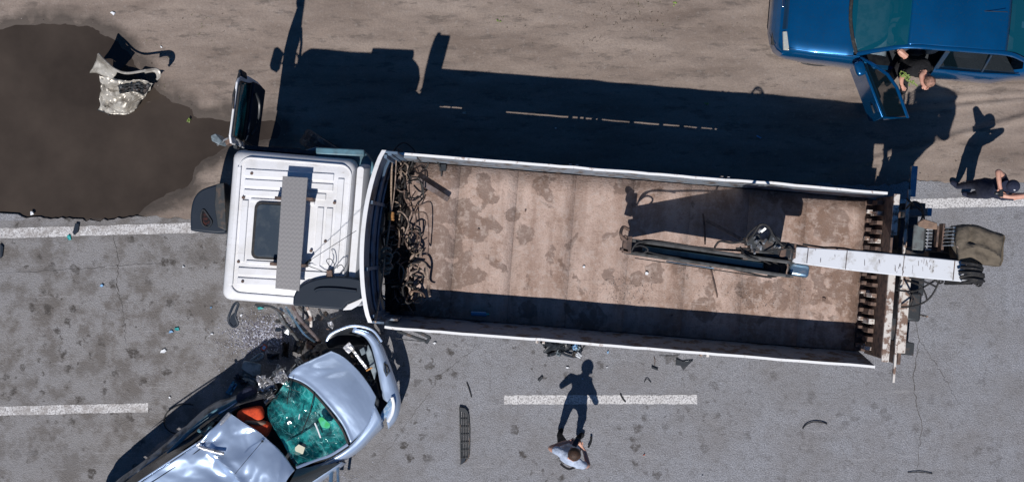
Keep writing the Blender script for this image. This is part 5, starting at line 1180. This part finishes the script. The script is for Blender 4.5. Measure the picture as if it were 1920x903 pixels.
lf = thing('leafy_sprig', 'bright green leafy sprig held in front of the man in the open car door', 'plant', P(1700, 150, .95))
st = [P(1712, 159, .95), P(1702, 150, 1.02), P(1694, 142, 1.03), P(1690, 134, 1.0)]
MB().tube(st, .004, 5, sm=4).build('stem', 'leaf', lf)
for i in range(34):
    q = spline(st, 8)[random.randrange(24)] + Vector((U(-.06, .06), U(-.06, .06), U(-.02, .05))); a = U(0, 6.3); L_ = U(.02, .04)
    e1_ = Vector((cos(a), sin(a), U(-.3, .3))) * L_; e2_ = Vector((-sin(a), cos(a), U(-.3, .3))) * L_ * .4
    MB().add([q - e1_, q - e2_ + Vector((0, 0, .005)), q + e1_, q + e2_ + Vector((0, 0, .005))], [(0, 1, 2, 3)]).build('leaf', 'leaf', lf, smooth=False, fix=False)

# ------------------------------------------------------------------ load in the bed
FZ = 1.515
def line(name, pts, r_, mat, label, cat, group=None, sm=6, flat=1):
    o = MB().tube([P(*q) for q in pts], r_, 6, sm=sm, flat=flat).build(name, mat); return top(o, label, cat, group)
line('tie_rope', [(735, 292, 2.2), (734, 330, 2.05), (733, 370, 1.95), (732, 398, 1.9), (729, 430, 1.85), (723, 470, 1.85), (717, 520, 2.2), (711, 560, 2.7), (704, 603, 3.22)], .016, 'rope', 'taut tan rope tied across the front of the bed behind the headboard', 'rope')
line('tie_rope', [(743, 300, 2.1), (741, 340, 1.9), (738, 372, 1.9), (734, 396, 1.92)], .009, 'strap', 'thin pale cord running beside the taut tan rope', 'rope')
kn = thing('rope_wrap', 'orange cord wound tightly round the taut rope', 'cord', P(733, 405, 1.9))
for i in range(6): MB().tube([P(733, 399 + i * 2.6, 1.9) + Vector((.045 * cos(a), .006 * sin(a), .045 * sin(a))) for a in np.linspace(0, 2 * pi, 13)[:-1]], .010, 5, closed=True).build('turn', 'orope', kn)
for i, (x, y) in enumerate(((724, 470), (725, 480), (722, 488), (726, 498), (722, 506))):
    pts = [P(x, y, 1.9) + Vector((.07 * cos(a) * (1 + .3 * sin(2 * a + i)), .05 * sin(a), .05 * sin(a + i))) for a in np.linspace(0, 2 * pi, 14)[:-1]]
    o = MB().tube(pts, .022, 6, closed=True).build('rope_knot', 'rope'); top(o, ('topmost', 'second', 'middle', 'fourth', 'lowest')[i] + ' loop of the pale knotted rope lying on the black pile', 'rope knot', 'knots in the tan rope')
# heap of black oily rags and hoses as one mass, with the lines one can tell apart above it
hp = MB(); rows = []
for i in range(60):
    y = 288 + (582 - 288) * i / 59; rows.append([])
    for j in range(18):
        t = j / 17; wdt = 52 + 12 * fbm(i * .15, 0, 1, 3) - (12 if 330 < y < 470 else 0)
        q = P(724 - (.0) + wdt * t, y, FZ); q.z = FZ - .01 + (.26 * (1 - t) ** .6 * (.6 + .5 * abs(fbm(i * .35, j * .3, 1, 4))) + .05 * abs(fbm(i, j, .8, 8))) * (1 if t < 1 else 0)
        rows[-1].append(q)
hpo = hp.grid(rows).build('rag_heap', 'heap', ang=60); top(hpo, 'low dark heap of oily rags along the headboard', 'rags')
hl_ = thing('hose_tangle', 'black tangle of old hoses heaped behind the headboard', 'hoses', P(755, 440, FZ))
for k in range(62):
    x, y = U(728, 782), U(292, 575); n3 = random.randint(4, 7); a = U(0, 6.3); pts = []
    rr = U(9, 26)
    for i in range(n3):
        a += U(.5, 1.3); pts.append(P(x + rr * cos(a) * .8, y + rr * sin(a), FZ + .10 + U(.0, .24)))
    MB().tube(pts, U(.006, .016), 6, sm=5).build('hose', random.choice(['rubber', 'heap', 'rust', 'rope', 'rust', 'strap', 'rubber']), hl_)
tn = [([(763, 520), (770, 500), (780, 492), (796, 494), (802, 515), (803, 535), (806, 555)], .020), ([(758, 530), (770, 512), (790, 506), (800, 520)], .02), ([(745, 555), (755, 562), (766, 556), (768, 540), (758, 532), (748, 538), (752, 552)], .016),
      ([(762, 470), (772, 462), (788, 468), (786, 480), (775, 478), (768, 490)], .02), ([(740, 300), (735, 312), (742, 322), (752, 312), (748, 300)], .014), ([(752, 302), (764, 310), (762, 325), (750, 330), (744, 340)], .012),
      ([(727, 420), (716, 428), (715, 440), (728, 446), (742, 440), (740, 428), (730, 424)], .014), ([(748, 432), (756, 426), (757, 436), (748, 438)], .012), ([(778, 398), (801, 404), (803, 470), (798, 472)], .010), ([(772, 405), (776, 400), (779, 404), (780, 440)], .010)]
lb_ = ['long beige strap curling down to the floor at the near front corner', 'beige strap arched over the other straps', 'small beige strap loop nearest the headboard', 'pale strap bunched above the curled straps', 'tan rope loop at the far front corner', 'tan rope tail hanging beside the far corner loop',
       'tan rope ring round the middle of the heap', 'tiny tan rope ring beside the orange wrap', 'thin dark cable loop standing off the heap onto the floor', 'short brown cable hook at the edge of the heap']
for (pts, r_), l_ in zip(tn, lb_):
    line('strap', [(x, y, FZ + .12 + .16 * sin(i * 1.3) ** 2) for i, (x, y) in enumerate(pts)], r_, 'rust' if 'cable' in l_ else 'strap', l_, 'strap', 'straps and ropes in the bed', flat=.5)
line('black_cable', [(785, 305, 1.7), (800, 290, 1.75), (815, 296, 1.72), (826, 315, 1.6), (828, 330, 1.53)], .014, 'rubber', 'black cable bowing out over the floor at the far front corner', 'cable')
line('black_cable', [(790, 300, 1.6), (797, 296, 1.6), (803, 305, 1.56), (798, 316, 1.54), (790, 312, 1.54)], .012, 'rubber', 'small black cable ring beside the far side board', 'cable')
pk = MB().bar(P(782, 336, 1.60), P(841, 374, 1.60), .085, .05).build('steel_bar', 'greyrust'); top(pk, 'short grey steel channel lying diagonally at the front of the bed', 'steel bar'); pk.modifiers.new('bevel', 'BEVEL').width = .005
bk_ = MB().prism([P(824, 308, 1.6), P(836, 308, 1.6), P(836, 320, 1.6), P(824, 320, 1.6)], .08).build('block', 'black'); top(bk_, 'small black block beside the far side board', 'block')
bt = thing('drink_bottle', 'blue plastic bottle lying in the shade of the near side board', 'bottle', P(900, 588, FZ))
MB().tube([P(883, 587, 1.55), P(888, 587, 1.55), P(908, 588, 1.55), P(912, 588, 1.55)], lambda t: .038 if .05 < t < .9 else .028, 10, sm=3).build('bottle_body', 'chipblue2', bt)
MB().tube([P(912, 588, 1.55), P(917, 589, 1.55)], .016, 8).build('bottle_cap', 'teal', bt)
line('iron_rod', [(1325, 470, 1.56), (1331, 500, 1.55), (1339, 530, 1.54), (1345, 557, 1.53)], .012, 'rust', 'thin rusty rod lying on the bed floor below the crane arm', 'rod', sm=2)
line('iron_rod', [(1318, 400, 1.54), (1321, 425, 1.55), (1322, 458, 1.60)], .014, 'rust', 'thin dark rod lying on the bed floor above the crane arm', 'rod', sm=2)
pk = MB().bar(P(1325, 413, 1.56), P(1388, 447, 1.9), .05, .03).build('wooden_slat', 'wood'); top(pk, 'narrow wooden slat leaning against the crane knuckle', 'slat')
for i, (x, y, s_) in enumerate(((836, 300, .02), (897, 430, .018), (1212, 512, .03), (985, 395, .018), (1095, 500, .02), (1260, 590, .02), (1545, 560, .03), (1570, 470, .02))):
    o = MB().prism([P(x, y, FZ + .015) + Vector((cos(a) * s_ * U(.6, 1.3), sin(a) * s_ * U(.6, 1.3), 0)) for a in np.linspace(0, 5.4, 6)], .02).build('pebble', 'chipwhite' if i in (2, 4) else 'rust')
    top(o, ('rusty chip near the far front corner of the bed floor', 'tiny rusty chip beside the large front stain of the bed floor', 'white chip below the hook head of the crane arm', 'tiny rusty chip above the two small floor stains', 'white chip in the middle of the open bed floor', 'rusty chip in the shade of the near side board', 'rusty chip on the grit near the tailgate', 'rusty chip beside the white boom over the bed')[i], 'chip', 'chips on the bed floor')
gb_ = MB()
for k in range(900):
    if k < 420: x, y = random.gauss(1165, 35), random.gauss(548, 20)
    elif k < 760: x, y = random.gauss(1425, 50), random.gauss(545, 25)
    else: x, y = U(860, 1610), U(320, 600)
    q = TI @ P(x, y, FZ)
    if not (.2 < q.x < 7.4 and abs(q.y) < 1.15): continue
    s_ = U(.004, .013); q = P(x, y, FZ)
    gb_.add([q + Vector((U(-1, 1) * s_, U(-1, 1) * s_, U(-.002, .004))) for _ in range(3)] + [q + Vector((0, 0, s_))], [(0, 1, 2), (0, 1, 3), (1, 2, 3), (2, 0, 3)])
o = gb_.build('floor_grit', 'gritpale', fix=False, smooth=False); o['kind'] = 'stuff'; o['label'] = 'pale grit and glass crumbs scattered over the bed floor'

# ------------------------------------------------------------------ things lying on the ground
# crumpled car wing standing in the puddle
fe = thing('crumpled_fender', 'crumpled dirty silver car wing standing in the brown puddle', 'fender', P(235, 170, -.04))
def fen(u, v): return Vector((.05 * fbm(u * 4, v * 3, 1, 1), .05 * fbm(u * 3, v * 4, 1, 6), .07 * fbm(u * 5, v * 5, 1, 2) + .05 * abs(noise.noise((u * 7, v * 4, 3)))))
MB().patch([PL([(186, 140, .42), (215, 147, .36), (250, 150, .34), (288, 157, .40)]), PL([(190, 165, .3), (225, 168, .18), (255, 170, .2), (277, 172, .25)]), PL([(184, 205, .0), (215, 214, -.02), (245, 212, .0), (262, 195, .04)])], 40, 30, fen).build('skin_panel', 'fenpaint', fe, solid=.008, ang=22)
MB().patch([PL([(184, 100, .62), (177, 120, .5), (168, 137, .4)]), PL([(198, 118, .62), (190, 126, .5), (184, 138, .4)]), PL([(222, 133, .55), (215, 143, .45), (208, 152, .35)])], 12, 16, crumple(.03, 4)).build('front_lip', 'fenpaint', fe, solid=.008, ang=25)
MB().tube(PL([(184, 101, .62), (196, 114, .64), (215, 130, .62), (238, 137, .6), (268, 133, .58), (293, 130, .55), (300, 140, .5), (294, 149, .42)]), .022, 6, sm=5, flat=.7).build('arch_edge', 'fenpaint', fe)
MB().patch([PL([(268, 131, .58), (293, 130, .55), (300, 142, .48)]), PL([(272, 138, .5), (290, 136, .5), (294, 149, .42)])], 10, 5, crumple(.02, 3)).build('rear_tab', 'fenpaint', fe, solid=.008)
MB().patch([PL([(222, 160, .32), (250, 157, .34), (284, 160, .38)]), PL([(225, 176, .28), (252, 172, .3), (270, 180, .3)])], 20, 10, crumple(.07, 6, 3, .05)).build('torn_backing', 'steel', fe, solid=.006, ang=22)
MB().patch([PL([(182, 206, .02), (196, 200, .02), (205, 217, .0)]), PL([(186, 208, -.02), (198, 212, -.02), (204, 217, -.02)])], 8, 4).build('corner_flap', 'steel', fe, solid=.006)
# grille on the asphalt
gl = thing('broken_grille', 'narrow black car grille lying on the asphalt left of the standing man', 'grille', P(870, 815, 0))
MB().tube(PL([(862, 764), (871, 765), (878, 775), (880, 800), (880, 830), (879, 855), (873, 864), (864, 870), (864, 850), (863, 800)], .035), .012, 6, closed=True).build('frame', 'steel', gl)
MB().prism(PL([(861, 762), (872, 764), (878, 771), (878, 776), (868, 772), (862, 770)], .06), .05).build('end_cap', 'black', gl, bevel=.006)
MB().prism(PL([(864, 870), (872, 864), (874, 857), (865, 858)], .05), .04).build('end_cap', 'slate', gl, bevel=.006)
for k in range(4): MB().bar(P(866.5 + 3.2 * k, 773, .04), P(866.8 + 3.0 * k, 859, .04), .010, .03).build('bar', 'black', gl)
for k in range(6): MB().bar(P(864, 786 + 14.5 * k, .035), P(879, 786 + 14.5 * k, .035), .012, .02).build('cross_bar', 'black', gl)
# wrecked lamp unit under the near side board
lu = thing('smashed_headlamp', 'smashed black headlamp unit lying below the near side of the bed', 'headlamp', P(1055, 648, 0))
scrap('housing', P(1052, 645, .07), (.28, .14), 'black', lu, .10, 2); scrap('housing_fragment', P(1030, 640, .06), (.13, .08), 'black', lu, .06, 4)
MB().prism(PL([(1023, 628), (1060, 627), (1083, 632), (1084, 642), (1060, 638), (1030, 636)], .1), .09).build('shroud', 'black', lu, bevel=.015)
MB().tube(PL([(1046, 655), (1060, 664), (1078, 668), (1088, 660), (1083, 645)], .07), .02, 6, sm=4).build('lamp_rim', 'slate', lu)
scrap('broken_lens', P(1080, 647, .13), (.05, .07), 'chipblue', lu, .04, 7); scrap('broken_lens', P(1084, 664, .1), (.04, .06), 'chipwhite', lu, .04, 8)
for k in range(7): scrap('lamp_fragment', P(U(1040, 1085), U(635, 664), .12), (.05, .04), random.choice(['steel', 'black', 'greyplast']), lu, .04, k + 20, 5)
line('wire', [(1091, 655, .02), (1100, 644, .05), (1110, 640, .03), (1116, 634, .02)], .007, 'rubber', 'thin black wire with a plug beside the smashed headlamp', 'wire')
o = MB().prism(PL([(1112, 634), (1118, 632), (1120, 638), (1114, 641)], .04), .03).build('plug', 'black'); top(o, 'small black plug at the end of the wire beside the headlamp', 'plug')
def flat(name, pts, h_, mat, label, cat, group=None):
    return top(MB().prism(PL(pts, h_), h_ * .9).build(name, mat, bevel=.003), label, cat, group)
bpz = [([(1268, 672), (1280, 677), (1300, 675), (1290, 684), (1281, 694), (1276, 685), (1267, 684)], 'black', 'torn black plastic triangle on the asphalt below the bed'),
       ([(1008, 712), (1016, 704), (1018, 708), (1012, 715)], 'black', 'small black sliver left of the standing man shadow head'),
       ([(1222, 686), (1234, 691), (1233, 694), (1222, 690)], 'black', 'short black clip lying left of the torn black triangle'),
       ([(0, 456), (6, 462), (4, 480), (0, 484)], 'slate', 'dark plastic piece at the left edge of the photo below the edge line')]
for pts, mt, l_ in bpz: flat('plastic_scrap', pts, .04, mt, l_, 'scrap')
line('wire', [(1226, 668, .02), (1228, 676, .03), (1227, 684, .02)], .006, 'rust', 'brown bent wire above the short black clip', 'wire')
line('wire', [(1208, 716, .02), (1213, 709, .03), (1221, 717, .02)], .007, 'rubber', 'small v-shaped black wire right of the shadow of the standing man', 'wire')
line('rubber_strip', [(1505, 803, .02), (1512, 795, .03), (1525, 790, .03), (1541, 791, .03), (1551, 794, .02)], .010, 'rubber', 'curved black rubber strip alone on the right of the road', 'rubber strip')
line('rubber_strip', [(1163, 738, .02), (1168, 747, .02), (1173, 753, .02)], .012, 'rubber', 'short black strip lying across the centre line dash', 'rubber strip')
line('rubber_strip', [(875, 716, .02), (880, 730, .03), (884, 744, .02)], .009, 'rubber', 'straight black strip above the broken grille', 'rubber strip', sm=2)
line('rubber_strip', [(1702, 885, .02), (1725, 884, .03), (1748, 887, .02)], .008, 'rubber', 'straight black strip near the bottom right corner', 'rubber strip', sm=2)
line('wire', [(1236, 666, .02), (1260, 667, .02), (1275, 664, .02)], .004, 'rubber', 'hair-thin straight wire above the torn black triangle', 'wire')
line('pin', [(1287, 650, .3), (1287, 657, .25)], .012, 'orope', 'yellow pin hanging under the near side board', 'pin')
ch = [(305, 657, .055, 'chipwhite', 'white plastic shard on the asphalt left of the wrecked car'), (332, 616, .04, 'teal', 'teal glass shard above the white shard'), (320, 622, .04, 'chipblue', 'pale blue shard beside the teal shard'),
      (318, 744, .022, 'chipwhite', 'tiny white shard left of the wrecked car above the dash'), (1064, 688, .028, 'chipwhite', 'white shard left of the shadow head of the standing man'), (1140, 660, .03, 'chipblue', 'bright blue shard right of the wire'),
      (1138, 688, .022, 'chipwhite', 'small white shard right of the shadow head'), (1092, 709, .016, 'chipblue', 'tiny blue shard lying in the shadow of the standing man'), (1208, 852, .018, 'chipred', 'tiny orange shard right of the standing man'),
      (1152, 638, .03, 'chipwhite', 'white shard against the near side board'), (1317, 893, .022, 'chipwhite', 'white shard at the bottom edge of the photo'), (130, 446, .07, 'teal', 'teal glass piece lying on the edge line at the left'),
      (58, 400, .05, 'chipwhite', 'white shard at the lower shore of the puddle'), (212, 24, .045, 'chipwhite', 'white pebble on the dirt above the puddle'), (190, 535, .03, 'chipblue', 'tiny pale shard on the asphalt at the left'),
      (343, 500, .02, 'chipwhite', 'tiny white chip left of the cab'), (397, 626, .03, 'chipwhite', 'white chip beside the glass crumbs'), (1088, 612, .02, 'chipblue', 'pale blue chip at the near side board'), (302, 88, .02, 'chipwhite', 'tiny white chip on the dirt right of the crumpled wing'),
      (815, 642, .03, 'chipwhite', 'white chip right of the hanging guard frame'), (1425, 255, .05, 'chipblue', 'pale blue shard in the shadow of the bed'), (1042, 240, .018, 'chipwhite', 'tiny white chip in the shadow of the bed'), (870, 212, .05, 'sunspot', 'pale square standing in for a spot of sunlight in the bed shadow'),
      (395, 575, .025, 'chipblue', 'small blue chip beside the folded mirror'), (452, 590, .035, 'chipwhite', 'white chip below the cab beside the folded mirror'), (488, 577, .05, 'teal', 'teal glass piece against the near side of the cab'), (476, 700, .05, 'chipblue', 'pale blue shard by the torn bracket')]
for x, y, s_, mt, l_ in ch:
    q0 = P(x, y, .03); n5 = random.randint(4, 6)
    o = MB().prism([q0 + Vector((cos(a) * s_ * U(.5, 1.3), sin(a) * s_ * U(.4, 1.1), U(-.008, .008))) for a in sorted(U(0, 6.28) for _ in range(n5 + 2))], .02).build('shard', mt, smooth=False); top(o, l_, 'shard', 'shards on the road')
o = flat('black_rag', [(141, 418), (148, 419), (146, 434), (139, 440), (136, 436)], .05, 'slate', 'thin black strip above the teal glass on the edge line', 'scrap')
# wreckage in the shadow beside the car
pk = thing('cigarette_box', 'small red and blue box lying by the glass crumbs', 'box', P(495, 651, 0))
MB().box(P(495, 651, .03), (.075, .10, .03), radians(-35)).build('carton', 'chipred', pk, bevel=.003); MB().box(P(495, 651, .047), (.05, .06, .006), radians(-35)).build('printed_panel', 'chipblue', pk)
o = MB().prism(PL([(452, 690), (457, 676), (474, 678), (490, 682), (489, 700), (484, 706), (470, 702)], .2), .05).build('torn_panel', 'greyplast', bevel=.01); top(o, 'grey plastic panel with a torn edge lying in the car shadow', 'panel')
o = MB().tube(PL([(478, 669, .1), (490, 662, .12), (493, 667, .12), (484, 674, .1), (470, 676, .08)]), .02, 6, sm=4, closed=True).build('bracket_ring', 'greyplast'); top(o, 'grey plastic ring bracket above the torn grey panel', 'bracket')
for i, (x, y, rx, ry, mt, l_) in enumerate(((452, 712, .12, .06, 'slate', 'dark blue shard of trim left of the crushed wing'), (435, 727, .11, .05, 'chipblue2', 'blue plastic shard lowest in the shadow wreckage'), (470, 712, .14, .06, 'greyplast', 'long grey splinter left of the crushed wing'),
                                            (560, 648, .12, .08, 'steel', 'dark metal lump under the bent bars'), (588, 645, .12, .09, 'rust', 'rusty metal lump above the bonnet corner'), (535, 655, .12, .06, 'heap', 'black rag above the bonnet corner'), (512, 668, .10, .05, 'slate', 'dark plastic chunk right of the small box'))):
    o = scrap('wreck_piece', P(x, y, .12), (rx, ry), mt, None, .06, i + 31, 8); top(o, l_, 'debris', 'wreckage beside the silver car')
# countless glass crumbs
gc = MB()
def crumb(x, y, s_, z=.004):
    q = P(x, y, z); pts = [q + Vector((U(-1, 1) * s_, U(-1, 1) * s_, U(0, .004))) for _ in range(3)] + [q + Vector((0, 0, s_ * U(.5, 1.1)))]
    gc.add(pts, [(0, 1, 2), (0, 1, 3), (1, 2, 3), (2, 0, 3)])
for _ in range(3600): crumb(random.gauss(492, 34), random.gauss(630, 22), U(.006, .021))
for _ in range(500): crumb(random.gauss(420, 60), random.gauss(675, 40), U(.003, .012))
for _ in range(900): crumb(random.gauss(600, 40), random.gauss(890, 18), U(.004, .014))
for _ in range(500): crumb(random.gauss(570, 60), random.gauss(610, 30), U(.004, .018))
for _ in range(900): crumb(U(0, 1920), U(470, 903), U(.003, .010))
o = gc.build('glass_crumbs', 'crumbs', fix=False, smooth=False); o['kind'] = 'stuff'; o['label'] = 'glittering glass crumbs spilled on the asphalt by the wreck'
# gravel and clods on the dirt
gr_ = MB()
for _ in range(3500):
    x, y = U(-9.5, 9.5), U(.9, 5.0)
    if sdist(np.array([x]), np.array([y]), pl1)[0] < .03: continue
    s_ = U(.006, .02) ** 1.0; q = Vector((x, y, -.005))
    gr_.add([q + Vector((cos(a) * s_ * U(.6, 1), sin(a) * s_ * U(.6, 1), 0)) for a in (0, 1.6, 3.1, 4.7)] + [q + Vector((0, 0, s_ * .8))], [(0, 1, 4), (1, 2, 4), (2, 3, 4), (3, 0, 4)])
o = gr_.build('gravel', 'gravel', fix=False, smooth=False); o['kind'] = 'stuff'; o['label'] = 'small stones scattered over the packed dirt'
gw = MB()
for _ in range(260):
    x, y = random.choice(((random.gauss(1180, 130), U(0, 110)), (random.gauss(1180, 130), U(0, 60)), (U(0, 1920), U(0, 120)), (random.gauss(340, 60), random.gauss(120, 60))))
    q = P(x, y, 0)
    if sdist(np.array([q.x]), np.array([q.y]), pl1)[0] < .05: continue
    for i in range(3):
        q2 = q + Vector((U(-.02, .02), U(-.02, .02), 0)); a = U(0, 6.3); L_ = U(.008, .028)
        gw.add([q2, q2 + Vector((cos(a + .5) * L_ * .6, sin(a + .5) * L_ * .6, .015)), q2 + Vector((cos(a) * L_, sin(a) * L_, .02)), q2 + Vector((cos(a - .5) * L_ * .6, sin(a - .5) * L_ * .6, .01))], [(0, 1, 2, 3)])
o = gw.build('ground_weeds', 'weeds', fix=False, smooth=False); o['kind'] = 'stuff'; o['label'] = 'sparse tiny weeds and dry leaf bits on the dirt'
for k, (x, y) in enumerate(((355, 225), (1265, 8), (935, 40), (1325, 195))):
    wt = thing('weed', ['tiny green weed at the shore of the puddle', 'tiny weed at the top edge of the dirt', 'tiny weed on the dirt above the bed shadow', 'tiny weed in the bed shadow'][k], 'weed', P(x, y, -.01))
    for i in range(9 if k == 0 else 4):
        a = U(0, 6.3); L_ = U(.02, .06); q = P(x, y, 0)
        MB().add([q, q + Vector((cos(a) * L_ * .5 - sin(a) * .012, sin(a) * L_ * .5 + cos(a) * .012, .03)), q + Vector((cos(a), sin(a), .4)) * L_, q + Vector((cos(a) * L_ * .5 + sin(a) * .012, sin(a) * L_ * .5 - cos(a) * .012, .03))], [(0, 1, 2, 3)]).build('leaf', 'leaf', wt, smooth=False, fix=False)
